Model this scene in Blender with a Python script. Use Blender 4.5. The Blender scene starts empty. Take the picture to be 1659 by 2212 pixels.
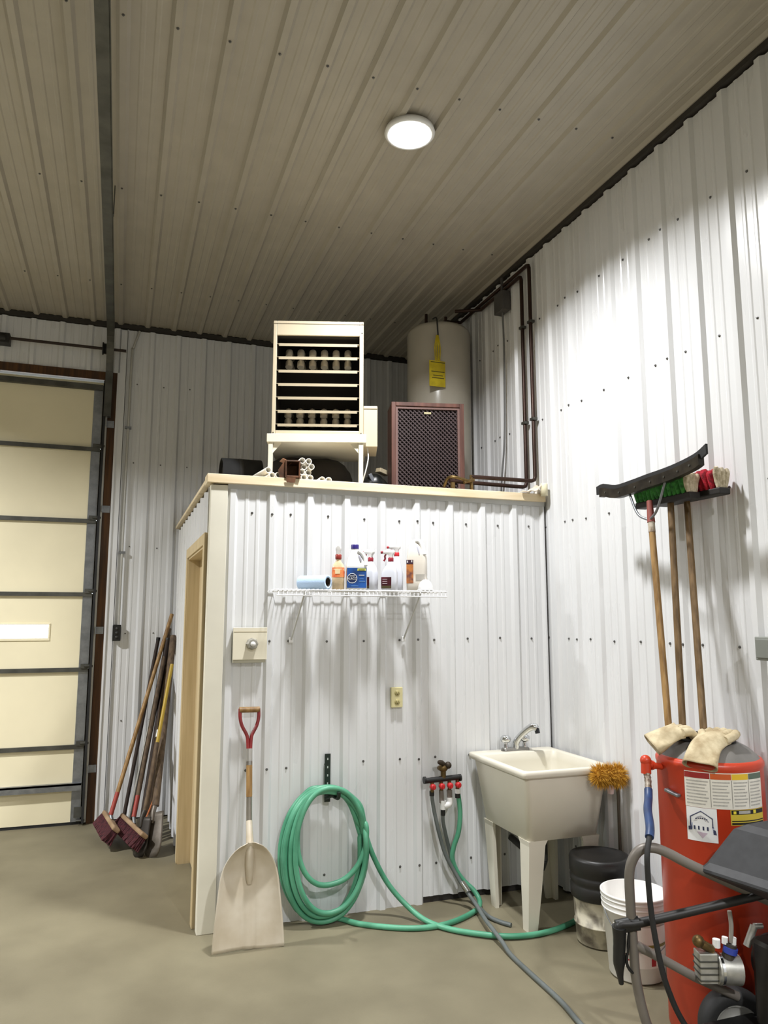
import bpy, math, random
from mathutils import Matrix, Vector
random.seed(7)
scene = bpy.context.scene
col = scene.collection
PI = math.pi
V = Vector

# ------------------------------------------------------------------ camera
FPX, IW, IH = 1611.0, 1659, 2212
cam_d = bpy.data.cameras.new('camera'); cam = bpy.data.objects.new('camera', cam_d); col.objects.link(cam)
cam_d.sensor_fit = 'VERTICAL'; cam_d.sensor_height = 24.0; cam_d.lens = 24.0 * FPX / IH
cam_d.clip_start = 0.05; cam_d.clip_end = 200
_yaw, _pitch, _roll = math.radians(19.418), math.radians(8.046), math.radians(0.025)
_f = V((math.sin(_yaw) * math.cos(_pitch), math.cos(_yaw) * math.cos(_pitch), math.sin(_pitch)))
_r = V((math.cos(_yaw), -math.sin(_yaw), 0)); _u = _r.cross(_f)
_r2 = _r * math.cos(_roll) + _u * math.sin(_roll); _u2 = -_r * math.sin(_roll) + _u * math.cos(_roll)
m = Matrix((_r2, _u2, -_f)).transposed().to_4x4(); m.translation = V((-0.360, -4.308, 1.659))
cam.matrix_world = m
scene.camera = cam

# ------------------------------------------------------------------ world, exposure
world = bpy.data.worlds.new('sky'); scene.world = world; world.use_nodes = True
_bg = world.node_tree.nodes['Background']
_bg.inputs[0].default_value = (0.80, 0.90, 1.0, 1); _bg.inputs[1].default_value = 9.0
vs = scene.view_settings
vs.view_transform = 'Standard'; vs.look = 'None'; vs.gamma = 1.0; vs.use_curve_mapping = False
vs.exposure = 0.0

# lamps of the building: (x, y, watts); their fittings and area lights are built in make_lamp() below
LAMP_Z = 4.225
LAMPS = [(0.99, -0.89, 86.0), (-3.3, 0.25, 265.0), (0.99, -5.9, 230.0), (-3.3, -5.9, 170.0)]
LAMP_COL = (0.985, 0.99, 1.0)
LAMP_SPREAD = 143

# ------------------------------------------------------------------ materials
def lin(c):
    if isinstance(c, str):
        c = c.lstrip('#'); c = tuple(int(c[i:i + 2], 16) / 255 for i in (0, 2, 4))
    return tuple((x / 12.92 if x <= 0.04045 else ((x + 0.055) / 1.055) ** 2.4) for x in c)

MATS = {}
def mat(name, c, rough=0.5, metal=0.0, var=0.06, scale=6.0, bump=0.0, bscale=60.0, stretch=(1, 1, 1), c2=None, lo=0.35, hi=0.65, spec=0.5, detail=4.0, rvar=0.0):
    if name in MATS: return MATS[name]
    mt = bpy.data.materials.new(name); mt.use_nodes = True; nt = mt.node_tree; b = nt.nodes['Principled BSDF']
    c = lin(c)
    tc = nt.nodes.new('ShaderNodeTexCoord'); mp = nt.nodes.new('ShaderNodeMapping'); mp.inputs['Scale'].default_value = stretch
    nt.links.new(tc.outputs['Object'], mp.inputs[0])
    nz = nt.nodes.new('ShaderNodeTexNoise'); nz.inputs['Scale'].default_value = scale; nz.inputs['Detail'].default_value = detail
    nt.links.new(mp.outputs[0], nz.inputs['Vector'])
    rp = nt.nodes.new('ShaderNodeValToRGB'); nt.links.new(nz.outputs['Fac'], rp.inputs[0])
    rp.color_ramp.elements[0].position = lo; rp.color_ramp.elements[1].position = hi
    a = lin(c2) if c2 else tuple(min(1, x * (1 - var)) for x in c)
    d = c if c2 else tuple(min(1, x * (1 + var)) for x in c)
    rp.color_ramp.elements[0].color = (*a, 1); rp.color_ramp.elements[1].color = (*d, 1)
    nt.links.new(rp.outputs[0], b.inputs['Base Color'])
    b.inputs['Roughness'].default_value = rough; b.inputs['Metallic'].default_value = metal
    if 'Specular IOR Level' in b.inputs: b.inputs['Specular IOR Level'].default_value = spec
    if rvar:
        mr = nt.nodes.new('ShaderNodeMapRange'); mr.inputs[3].default_value = rough - rvar; mr.inputs[4].default_value = rough + rvar
        nt.links.new(nz.outputs['Fac'], mr.inputs[0]); nt.links.new(mr.outputs[0], b.inputs['Roughness'])
    if bump:
        n2 = nt.nodes.new('ShaderNodeTexNoise'); n2.inputs['Scale'].default_value = bscale; n2.inputs['Detail'].default_value = 3
        nt.links.new(mp.outputs[0], n2.inputs['Vector'])
        bp = nt.nodes.new('ShaderNodeBump'); bp.inputs['Strength'].default_value = bump; bp.inputs['Distance'].default_value = 0.01
        nt.links.new(n2.outputs['Fac'], bp.inputs['Height']); nt.links.new(bp.outputs[0], b.inputs['Normal'])
    MATS[name] = mt
    return mt

def emit_mat(name, c, strength):
    mt = bpy.data.materials.new(name); mt.use_nodes = True; nt = mt.node_tree
    b = nt.nodes['Principled BSDF']; b.inputs['Base Color'].default_value = (0.9, 0.9, 0.9, 1)
    b.inputs['Emission Color'].default_value = (*c, 1); b.inputs['Emission Strength'].default_value = strength
    return mt

def glass_mat():
    mt = bpy.data.materials.new('window_glass'); mt.use_nodes = True; nt = mt.node_tree
    for n in list(nt.nodes):
        if n.type != 'OUTPUT_MATERIAL': nt.nodes.remove(n)
    out = [n for n in nt.nodes if n.type == 'OUTPUT_MATERIAL'][0]
    t = nt.nodes.new('ShaderNodeBsdfTransparent'); g = nt.nodes.new('ShaderNodeBsdfGlossy'); g.inputs['Roughness'].default_value = 0.05
    mx = nt.nodes.new('ShaderNodeMixShader'); mx.inputs[0].default_value = 0.06
    nt.links.new(t.outputs[0], mx.inputs[1]); nt.links.new(g.outputs[0], mx.inputs[2]); nt.links.new(mx.outputs[0], out.inputs[0])
    return mt

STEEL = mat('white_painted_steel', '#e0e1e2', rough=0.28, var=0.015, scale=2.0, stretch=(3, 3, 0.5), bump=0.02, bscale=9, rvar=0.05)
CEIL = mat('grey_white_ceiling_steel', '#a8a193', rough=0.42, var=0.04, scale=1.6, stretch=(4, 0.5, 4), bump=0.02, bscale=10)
GAP = mat('dark_gap', '#2a2622', rough=0.9, var=0.2)
PLAIN = mat('plain_wall_paint', '#d8d8d4', rough=0.5, var=0.03)
CONC = mat('concrete', '#7f7861', rough=0.62, c2='#655e4a', scale=1.7, lo=0.3, hi=0.7, detail=7, bump=0.05, bscale=90, rvar=0.10)
CREAMDOOR = mat('cream_door_steel', '#ece3c3', rough=0.45, var=0.03, scale=2.5, bump=0.02, bscale=8)
GALV = mat('galvanised_steel', '#8c8f93', rough=0.42, metal=0.85, var=0.15, scale=18)
DKGALV = mat('dark_galvanised_steel', '#5a5a55', rough=0.5, metal=0.7, var=0.2, scale=10)
BROWNWOOD = mat('brown_jamb_wood', '#5b3a17', rough=0.7, c2='#3a2410', scale=4, stretch=(8, 8, 0.6), bump=0.1)
TANWOOD = mat('tan_door_paint', '#d0bd97', rough=0.55, c2='#bfab83', scale=3, stretch=(10, 10, 0.5))
CREAMTRIM = mat('cream_trim', '#e2dece', rough=0.5, var=0.03)
LEDGE = mat('cream_board', '#efe0c4', rough=0.6, c2='#e0cca6', scale=5, stretch=(0.6, 6, 6))
DARKWOOD = mat('dark_plywood', '#4a4034', rough=0.8, var=0.2)
SCREW = mat('screw_steel', '#6b6a68', rough=0.4, metal=0.7)
BLACK = mat('black_plastic', '#161616', rough=0.45, var=0.2)
BLACKRUB = mat('black_rubber', '#1e1e1e', rough=0.7, var=0.25)
CHROME = mat('chrome', '#d6d8da', rough=0.12, metal=1.0, var=0.02)
WHITE = mat('white_plastic', '#e2e2e0', rough=0.35, var=0.02)
IVORY = mat('ivory_plastic', '#d8cf9e', rough=0.4, var=0.04)
HANDLEWOOD = mat('ash_handle_wood', '#a5824f', rough=0.5, c2='#7d5c30', scale=5, stretch=(9, 9, 0.8))
OLDWOOD = mat('weathered_handle_wood', '#6d5a45', rough=0.75, c2='#4a3b2c', scale=5, stretch=(9, 9, 0.8))
DARKHANDLE = mat('dark_stained_wood', '#33261f', rough=0.7, var=0.25)
GREENHOSE = mat('green_hose_rubber', '#5fa886', rough=0.42, c2='#43896a', scale=5)
GREYHOSE = mat('grey_hose_rubber', '#6c7270', rough=0.45, c2='#555b5a', scale=5)
REDP = mat('red_enamel', '#bd3a1c', rough=0.38, var=0.06, scale=3)
REDPLASTIC = mat('red_plastic', '#c2282a', rough=0.4, var=0.1)
BRASS = mat('aged_brass', '#6e5a38', rough=0.45, metal=0.8, var=0.3, scale=30)
TUB = mat('sink_plastic', '#dbd6c6', rough=0.45, var=0.03, scale=3)
COPPER = mat('dull_copper_pipe', '#36231b', rough=0.45, metal=0.5, var=0.25)

# ------------------------------------------------------------------ mesh helpers
WM = {}
class MB:
    def __init__(s, M=None): s.v = []; s.f = []; s.sm = []; s.M = M or Matrix()
    def add(s, vs_, fs, smooth=False, M=None):
        T = s.M @ M if M is not None else s.M
        o = len(s.v); s.v += [T @ V(p) for p in vs_]; s.f += [[i + o for i in f] for f in fs]; s.sm += [smooth] * len(fs); return s
    def box(s, c, d, M=None):
        x, y, z = d[0] / 2, d[1] / 2, d[2] / 2
        p = [(c[0] + a * x, c[1] + b * y, c[2] + e * z) for a in (-1, 1) for b in (-1, 1) for e in (-1, 1)]
        return s.add(p, [(0, 1, 3, 2), (4, 6, 7, 5), (0, 4, 5, 1), (2, 3, 7, 6), (0, 2, 6, 4), (1, 5, 7, 3)], M=M)
    def bb(s, x0, x1, y0, y1, z0, z1, M=None):
        return s.box(((x0 + x1) / 2, (y0 + y1) / 2, (z0 + z1) / 2), (abs(x1 - x0), abs(y1 - y0), abs(z1 - z0)), M)
    def bar(s, p, q, w, h, up=(0, 0, 1)):
        p, q = V(p), V(q); d = q - p; L = d.length; z = d.normalized(); x = V(up).cross(z)
        if x.length < 1e-4: x = V((1, 0, 0))
        x.normalize(); y = z.cross(x); M = Matrix((x, y, z)).transposed().to_4x4(); M.translation = p
        return s.box((0, 0, L / 2), (w, h, L), M)
    def loft(s, rings, caps=True, closed=False, smooth=True):
        n = len(rings[0]); vs_ = [p for r_ in rings for p in r_]; fs = []
        k = len(rings)
        for i in range(k if closed else k - 1):
            a, b = i * n, ((i + 1) % k) * n
            for j in range(n): fs.append((a + j, a + (j + 1) % n, b + (j + 1) % n, b + j))
        s.add(vs_, fs, smooth)
        if caps and not closed: s.add(vs_[:n], [tuple(range(n))[::-1]]); s.add(vs_[-n:], [tuple(range(n))])
        return s
    def tube(s, path, r=0.01, n=10, caps=True, closed=False, flat=1.0):
        P = [V(p) for p in path]; k = len(P); rings = []; prev = None
        for i in range(k):
            if closed: t = P[(i + 1) % k] - P[i - 1]
            else: t = P[min(i + 1, k - 1)] - P[max(i - 1, 0)]
            t.normalize()
            if prev is None:
                a = V((0, 0, 1)) if abs(t.z) < 0.9 else V((1, 0, 0)); x = (a - t * a.dot(t)).normalized()
            else: x = (prev - t * prev.dot(t)).normalized()
            prev = x; y = t.cross(x); rr = r[i] if isinstance(r, (list, tuple)) else r
            rings.append([P[i] + x * (rr * math.cos(2 * PI * j / n)) + y * (rr * flat * math.sin(2 * PI * j / n)) for j in range(n)])
        return s.loft(rings, caps, closed)
    def lathe(s, prof, n=32, c=(0, 0, 0), M=None, caps=False, smooth=True, a0=0, a1=2 * PI):
        full = abs(a1 - a0 - 2 * PI) < 1e-6; k = n if full else n + 1; vs_ = []; fs = []
        for (r_, z) in prof:
            for j in range(k):
                a = a0 + (a1 - a0) * j / n; vs_.append((c[0] + r_ * math.cos(a), c[1] + r_ * math.sin(a), c[2] + z))
        for i in range(len(prof) - 1):
            for j in range(n):
                fs.append((i * k + j, i * k + (j + 1) % k, (i + 1) * k + (j + 1) % k, (i + 1) * k + j))
        s.add(vs_, fs, smooth, M)
        if caps:
            s.add(vs_[:k], [tuple(range(k))[::-1]], M=M); s.add(vs_[-k:], [tuple(range(k))], M=M)
        return s
    def cyl(s, p, q, r, n=16, r2=None): return s.tube([p, q], [r, r if r2 is None else r2], n)
    def prism(s, poly, z0, z1, M=None):
        n = len(poly); vs_ = [(x, y, z0) for x, y in poly] + [(x, y, z1) for x, y in poly]
        fs = [tuple(range(n))[::-1], tuple(range(n, 2 * n))] + [(i, (i + 1) % n, n + (i + 1) % n, n + i) for i in range(n)]
        return s.add(vs_, fs, M=M)
    def grid(s, fn, nu, nv, smooth=True):
        vs_ = [fn(i / nu, j / nv) for i in range(nu + 1) for j in range(nv + 1)]
        fs = [(i * (nv + 1) + j, (i + 1) * (nv + 1) + j, (i + 1) * (nv + 1) + j + 1, i * (nv + 1) + j + 1) for i in range(nu) for j in range(nv)]
        return s.add(vs_, fs, smooth)
    def sphere(s, c, r, n=12, sc=(1, 1, 1), M=None):
        prof = [(r * math.sin(PI * i / n), -r * math.cos(PI * i / n)) for i in range(n + 1)]
        T = Matrix.Translation(c) @ Matrix.Diagonal((*sc, 1))
        return s.lathe(prof, n * 2, M=(M @ T if M is not None else T))
    def mesh(s, name, mt):
        me = bpy.data.meshes.new(name); me.from_pydata([tuple(p) for p in s.v], [], s.f)
        me.polygons.foreach_set('use_smooth', s.sm); me.materials.append(mt); me.update(); return me
    def build(s, name, mt, parent=None, bevel=0, solid=0, sub=0):
        if parent is not None:
            inv = WM[parent].inverted(); s.v = [inv @ p for p in s.v]
        o = bpy.data.objects.new(name, s.mesh(name, mt)); col.objects.link(o); o.parent = parent
        WM[o] = WM[parent].copy() if parent is not None else Matrix()
        if solid: md = o.modifiers.new('solid', 'SOLIDIFY'); md.thickness = solid; md.offset = 0
        if bevel:
            md = o.modifiers.new('bevel', 'BEVEL'); md.width = bevel; md.segments = 2; md.limit_method = 'ANGLE'; md.angle_limit = 0.6
        if sub: md = o.modifiers.new('sub', 'SUBSURF'); md.levels = sub; md.render_levels = sub
        return o
    def top(s, name, mt, label=None, cat=None, group=None, kind=None, loc=None, **kw):
        """a top-level object of one mesh, with its origin at loc"""
        if loc is not None: s.v = [p - V(loc) for p in s.v]
        o = s.build(name, mt, None, **kw)
        if loc is not None: o.location = loc; WM[o] = Matrix.Translation(loc)
        if label: o['label'] = label
        if cat: o['category'] = cat
        if group: o['group'] = group
        if kind: o['kind'] = kind
        return o

def thing(name, label, cat, loc, group=None):
    o = bpy.data.objects.new(name, None); o.empty_display_size = 0.05; col.objects.link(o)
    o.location = loc; WM[o] = Matrix.Translation(loc); o['label'] = label; o['category'] = cat
    if group: o['group'] = group
    return o
def B(x0, x1, y0, y1, z0, z1): return MB().bb(x0, x1, y0, y1, z0, z1)
def cat(pts, n=8):
    P = [V(p) for p in pts]; P = [P[0] * 2 - P[1]] + P + [P[-1] * 2 - P[-2]]; out = []
    for i in range(1, len(P) - 2):
        a, b, c, d = P[i - 1:i + 3]
        for k in range(n):
            t = k / n
            out.append(0.5 * ((2 * b) + (c - a) * t + (2 * a - 5 * b + 4 * c - d) * t * t + (3 * b - a - 3 * c + d) * t ** 3))
    out.append(P[-2]); return out
def frame(o, z, x):
    z = V(z).normalized(); x = V(x); x = (x - z * x.dot(z)).normalized(); y = z.cross(x)
    M = Matrix((x, y, z)).transposed().to_4x4(); M.translation = V(o); return M
def textmesh(txt, size, M, name, mt, parent, depth=0.0004, align='CENTER'):
    cu = bpy.data.curves.new('t', 'FONT'); cu.body = txt; cu.size = size; cu.extrude = depth; cu.align_x = align; cu.align_y = 'CENTER'
    ob = bpy.data.objects.new('t', cu); col.objects.link(ob)
    me = bpy.data.meshes.new_from_object(ob.evaluated_get(bpy.context.evaluated_depsgraph_get()))
    bpy.data.objects.remove(ob); bpy.data.curves.remove(cu)
    me.transform((WM[parent].inverted() @ M) if parent else M); me.materials.clear(); me.materials.append(mt); me.name = name
    o = bpy.data.objects.new(name, me); col.objects.link(o); o.parent = parent; WM[o] = WM[parent].copy(); return o

# ------------------------------------------------------------------ room shell
XR, YB, HC, S = 2.3037, 2.5046, 4.264, 0.2286
XL, YF = -9.0, -9.5
B(XL - 0.2, XR + 0.2, YF - 0.2, YB + 0.12, -0.2, 0).top('floor', CONC, kind='structure')
B(-14, 12, YB + 0.35, 26, -0.25, -0.05).top('ground_outside', mat('pale_gravel', '#d8d4c8', rough=0.9), kind='structure')
ceiling = B(XL - 0.2, XR + 0.2, YF - 0.2, YB + 0.2, HC + 0.006, HC + 0.2).top('ceiling', GAP, kind='structure')
wall_right = B(XR + 0.004, XR + 0.2, YF - 0.2, YB + 0.2, 0, HC + 0.006).top('wall_right', GAP, kind='structure')
B(XL - 0.2, XL, YF - 0.2, YB + 0.2, 0, HC + 0.006).top('wall_left', PLAIN, kind='structure')
B(XL, XR + 0.004, YF - 0.2, YF, 0, HC + 0.006).top('wall_front', PLAIN, kind='structure')
DX0, DX1, DZ1 = -4.24, -0.577, 3.725                    # overhead door
wb = MB(); wb.bb(XL, DX0, YB + 0.004, YB + 0.2, 0, HC + 0.006); wb.bb(DX0, DX1, YB + 0.004, YB + 0.2, DZ1, HC + 0.006); wb.bb(DX1, XR + 0.004, YB + 0.004, YB + 0.2, 0, HC + 0.006)
wall_back = wb.top('wall_back', GAP, kind='structure')

RH = 0.019
def profile(u0, u1, rib0):
    """ribbed steel sheet: (u, height) between u0 and u1, ribs at rib0 + k*S"""
    pts = []
    k0 = math.floor((u0 - rib0) / S) - 1
    for k in range(k0, k0 + int((u1 - u0) / S) + 4):
        c = rib0 + k * S
        pts += [(c - 0.031, 0), (c - 0.015, RH), (c + 0.015, RH), (c + 0.031, 0)]
        for q in (0.083, S - 0.083): pts += [(c + q - 0.014, 0), (c + q - 0.007, 0.0035), (c + q + 0.007, 0.0035), (c + q + 0.014, 0)]
    pts.sort(); out = []
    def val(u):
        for (a, ha), (b, hb) in zip(pts, pts[1:]):
            if a <= u <= b: return ha + (hb - ha) * (u - a) / max(b - a, 1e-9)
        return 0
    return [(u0, val(u0))] + [p for p in pts if u0 < p[0] < u1] + [(u1, val(u1))]
def sheet(prof, z0, z1, lift=0.0):
    """local: u along x, length along z, ribs toward -y"""
    mb = MB(); n = len(prof)
    vs_ = [(u, -h - lift, z0) for u, h in prof] + [(u, -h - lift, z1) for u, h in prof]
    mb.add(vs_, [(i, i + 1, n + i + 1, n + i) for i in range(n - 1)]); return mb
SHEETS = {}
def panel(name, M, parent, u0, u1, rib0, z0, z1, mt, lift=0.0):
    key = (round((u0 - rib0) % S, 4), round(u1 - u0, 4), round(z1 - z0, 4), mt.name)
    if key not in SHEETS: SHEETS[key] = sheet(profile(0, u1 - u0, (rib0 - u0)), 0, z1 - z0).mesh(name, mt)
    o = bpy.data.objects.new(name, SHEETS[key]); col.objects.link(o); o.parent = parent
    o.matrix_local = WM[parent].inverted() @ M @ Matrix.Translation((u0, -lift, z0)); WM[o] = WM[parent] @ o.matrix_local
    return o
PW = 4 * S
def panels(name, M, parent, u0, u1, rib0, z0, z1, mt, start=None):
    """36 inch sheets side by side, each lapping the next by one rib"""
    a = start if start is not None else rib0 - 0.033
    while a > u0: a -= PW
    k = 0
    while a < u1 - 0.005:
        s0, s1 = max(a, u0), min(a + PW, u1)
        if s1 - s0 > 0.01: panel(name, M, parent, s0, s1, rib0, z0, z1, mt, lift=0.0012 * (k % 2))
        a += PW; k += 1
def screws(name, M, parent, us, zs, r=0.0062, ribs=()):
    mb = MB(M)
    for z in zs:
        for u in us:
            mb.lathe([(r * 1.25, 0), (r * 1.25, 0.0015), (r * 0.8, 0.002), (r * 0.75, 0.006), (0.0001, 0.0065)], 6, M=Matrix.Translation((u, -0.001, z + random.uniform(-.006, .006))) @ Matrix.Rotation(PI / 2, 4, 'X'), smooth=False)
        for u in ribs:
            mb.lathe([(r * 1.25, 0), (r * 1.25, 0.0015), (r * 0.8, 0.002), (r * 0.75, 0.006), (0.0001, 0.0065)], 6, M=Matrix.Translation((u, -RH - 0.001, z)) @ Matrix.Rotation(PI / 2, 4, 'X'), smooth=False)
    o = mb.build(name, SCREW, parent); o['kind'] = 'stuff'; return o

# right wall: u = -y (towards the camera), faces -x
MR = Matrix(((0, 1, 0, XR), (-1, 0, 0, 0), (0, 0, 1, 0), (0, 0, 0, 1)))
R0 = 0.464 - S / 2
panels('wall_panel', MR, wall_right, -YB, 9.4, R0, 0.012, 4.205, STEEL, start=R0 + 4 * S - 0.033)
screws('screw_heads', MR, wall_right, [0.464 + k * S for k in range(-12, 12)], [0.30, 0.80, 1.527, 2.262, 3.0, 3.72], ribs=[R0 + 4 * S * k for k in (-1, 0, 1, 2)])
# back wall: faces -y
MBK = Matrix.Translation((0, YB, 0))
panels('wall_panel', MBK, wall_back, -0.40, XR, -0.185, 0.012, 4.215, STEEL)
panels('wall_panel', MBK, wall_back, XL + 0.02, -0.40, -0.71, 3.80, 4.215, STEEL)
panels('wall_panel', MBK, wall_back, XL + 0.02, DX0 - 0.2, -0.71, 0.012, 3.80, STEEL)
screws('screw_heads', MBK, wall_back, [-0.185 + S / 2 + k * S for k in range(-1, 2)], [0.80, 1.527, 2.262, 3.0, 3.72], r=0.0055)
# ceiling: ribs run along y, face down; u = x, sheet length along y
MCE = Matrix(((1, 0, 0, 0), (0, 0, 1, 0), (0, 1, 0, HC), (0, 0, 0, 1)))
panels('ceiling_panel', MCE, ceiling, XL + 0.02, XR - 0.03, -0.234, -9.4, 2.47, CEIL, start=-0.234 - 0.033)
screws('screw_heads', MCE, ceiling, [], [-2.6, -1.2, 0.2, 1.6], r=0.006, ribs=[-0.234 + k * S for k in range(-5, 11)])

EDGE = mat('dark_edge_trim', '#34302b', rough=0.7, var=0.15)
B(XR - RH - 0.012, XR + 0.004, YF, YB - RH - 0.012, 4.215, HC - 0.004).top('trim_9', EDGE, kind='structure')
B(XL, XR + 0.004, YB - RH - 0.012, YB + 0.004, 4.222, HC - 0.004).top('trim_10', EDGE, kind='structure')
# ------------------------------------------------------------------ utility room (box with a loft on top)
BX0, BTOP = 0.115, 2.42
part_wall = B(BX0 + 0.03, XR - 0.004, 0.004, 0.09, 0, BTOP).top('wall_partition', GAP, kind='structure')
MP = Matrix()
P0 = 0.3445 - S / 2
panels('wall_panel', MP, part_wall, BX0 + 0.055, 1.402, P0, 0.0, 2.405, STEEL, start=P0 + 4 * S - 0.033)
panels('wall_panel', MP, part_wall, 1.402, XR - 0.02, P0, 0.035, 2.405, STEEL, start=1.402)
screws('screw_heads', MP, part_wall, [0.3445 + k * S for k in range(0, 9)], [0.22, 0.82, 1.525, 2.255], ribs=[P0 + S, P0 + 5 * S])
side = MB()                                              # left side, with a door opening
DY0, DY1, DOZ = 0.13, 1.22, 2.09
side.bb(BX0 + 0.004, BX0 + 0.09, 0.0, DY0, 0, BTOP); side.bb(BX0 + 0.004, BX0 + 0.09, DY1, YB, 0, BTOP); side.bb(BX0 + 0.004, BX0 + 0.09, DY0, DY1, DOZ, BTOP)
wall_side = side.top('wall_partition_side', GAP, kind='structure')
MS = Matrix(((0, 1, 0, BX0), (-1, 0, 0, 0), (0, 0, 1, 0), (0, 0, 0, 1)))   # u = -y, faces -x
panels('wall_panel', MS, wall_side, -YB + 0.02, -DY1 - 0.05, -0.02, 0.01, 2.405, STEEL)
panels('wall_panel', MS, wall_side, -DY1 - 0.05, -0.035, -0.02, DOZ + 0.05, 2.405, STEEL)
B(BX0, XR - 0.004, 0.09, YB - 0.02, BTOP - 0.04, BTOP + 0.012).top('loft_deck', DARKWOOD, kind='structure')
t = MB(); t.bb(BX0 - 0.012, 0.20, -0.024, 0.0, 0.0, 2.412); t.bb(BX0 - 0.012, BX0, -0.002, 0.045, 0.0, 2.412)
t.top('trim_1', CREAMTRIM, kind='structure', bevel=0.003)                      # corner trim
t = MB(); t.bb(0.20, XR - 0.02, -0.026, -0.001, 2.392, BTOP)
t.top('trim_2', mat('grey_flashing', '#b9bab8', rough=0.5), kind='structure')    # flashing below the cap board
t = MB(); t.bb(BX0 - 0.035, XR - 0.02, -0.045, 0.09, BTOP, 2.472)
t.top('trim_3', LEDGE, kind='structure', bevel=0.003)                          # cap board, front
t = MB(); t.bb(BX0 - 0.035, BX0 + 0.06, 0.09, YB - 0.02, BTOP + 0.012, 2.455)
t.top('trim_4', LEDGE, kind='structure', bevel=0.003)                          # cap board, left
# door of the utility room: tan frame and slab
d2 = MB(); d2.bb(BX0 + 0.062, BX0 + 0.088, DY0 + 0.025, DY1 - 0.025, 0.01, DOZ - 0.025)
door2 = d2.top('door_2', TANWOOD, kind='structure')
c = MB(); c.bb(BX0 - 0.02, BX0 + 0.10, DY0 - 0.002, DY0 + 0.025, 0, DOZ); c.build('jamb', TANWOOD, door2)
c = MB(); c.bb(BX0 - 0.02, BX0 + 0.10, DY1 - 0.025, DY1 + 0.002, 0, DOZ); c.build('jamb', TANWOOD, door2)
c = MB(); c.bb(BX0 - 0.02, BX0 + 0.10, DY0, DY1, DOZ - 0.025, DOZ + 0.002); c.build('head_jamb', TANWOOD, door2)
c = MB(); c.bb(BX0 - 0.03, BX0 - 0.004, DY0 - 0.06, DY0 + 0.012, 0, DOZ + 0.055); c.build('casing', TANWOOD, door2, bevel=0.003)
c = MB(); c.bb(BX0 - 0.03, BX0 - 0.004, DY1 - 0.012, DY1 + 0.06, 0, DOZ + 0.055); c.build('casing', TANWOOD, door2, bevel=0.003)
c = MB(); c.bb(BX0 - 0.03, BX0 - 0.004, DY0 + 0.012, DY1 - 0.012, DOZ - 0.012, DOZ + 0.055); c.build('casing', TANWOOD, door2, bevel=0.003)
c = MB(); c.sphere((BX0 + 0.03, DY0 + 0.09, 0.95), 0.028); c.cyl((BX0 + 0.035, DY0 + 0.09, 0.95), (BX0 + 0.064, DY0 + 0.09, 0.95), 0.012); c.build('door_knob', BRASS, door2)

# ------------------------------------------------------------------ overhead door
GY = 2.478
zb = [0.02, 0.623, 1.241, 1.860, 2.481, 3.106, 3.70]
door1 = B(DX0, DX1, GY + 0.046, GY + 0.05, 0.012, 0.02).top('door_1', GAP, kind='structure')
for i in range(6):
    z0, z1 = zb[i] + 0.004, zb[i + 1] - 0.004
    wins = [(-1.52, -0.90)] if i == 2 else []
    if i == 2: wins = [(-4.02, -3.4), (-3.18, -2.56), (-2.36, -1.74), (-1.52, -0.90)]
    sec = MB(); x = DX0
    for (a, b) in wins:
        sec.bb(x, a, GY, GY + 0.045, z0, z1); sec.bb(a, b, GY, GY + 0.045, z0, 1.487); sec.bb(a, b, GY, GY + 0.045, 1.600, z1); x = b
    sec.bb(x, DX1, GY, GY + 0.045, z0, z1)
    so = sec.build('door_section', CREAMDOOR, door1)
    for (a, b) in wins:
        fr = MB(); fr.bb(a - 0.014, b + 0.014, GY - 0.008, GY, 1.468, 1.490); fr.bb(a - 0.014, b + 0.014, GY - 0.008, GY, 1.598, 1.612)
        fr.bb(a - 0.014, a, GY - 0.008, GY, 1.49, 1.598); fr.bb(b, b + 0.014, GY - 0.008, GY, 1.49, 1.598)
        fr.build('window_frame', CREAMDOOR, so, bevel=0.003)
        MB().bb(a, b, GY + 0.02, GY + 0.023, 1.487, 1.600).build('pane', MATS.setdefault('window_glass', None) or MATS.__setitem__('window_glass', glass_mat()) or MATS['window_glass'], so)
    if i: MB().bb(DX0, DX1 - 0.002, GY - 0.022, GY + 0.004, zb[i] - 0.028, zb[i] + 0.006).build('hinge_rail', DKGALV, door1)
    MB().bb(DX1 - 0.074, DX1 - 0.001, GY - 0.007, GY, z0, z1 - 0.025).build('end_stile', GALV, door1)
    hg = MB(); hg.bb(DX1 - 0.06, DX1 + 0.02, GY - 0.032, GY - 0.022, zb[i] + 0.0, zb[i] + 0.035) if i else hg.bb(DX1 - 0.05, DX1 + 0.02, GY - 0.02, GY - 0.007, 0.06, 0.14)
    hg.cyl((DX1 - 0.03, GY - 0.035, zb[i] + 0.018), (DX1 + 0.035, GY - 0.035, zb[i] + 0.018), 0.009, 8); hg.build('hinge', DKGALV, door1)
st = MB(); st.bb(DX0, DX1 - 0.004, GY - 0.05, GY - 0.0, 0.315, 0.33); st.bb(DX0, DX1 - 0.004, GY - 0.05, GY - 0.045, 0.275, 0.33); st.build('strut', GALV, door1)
st = MB(); st.bb(DX0, DX1 - 0.004, GY - 0.045, GY - 0.0, 3.62, 3.665); st.build('strut', DKGALV, door1)
MB().bb(DX0, DX1, GY + 0.005, GY + 0.04, 0.0, 0.02).build('bottom_seal', BLACKRUB, door1)
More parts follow.
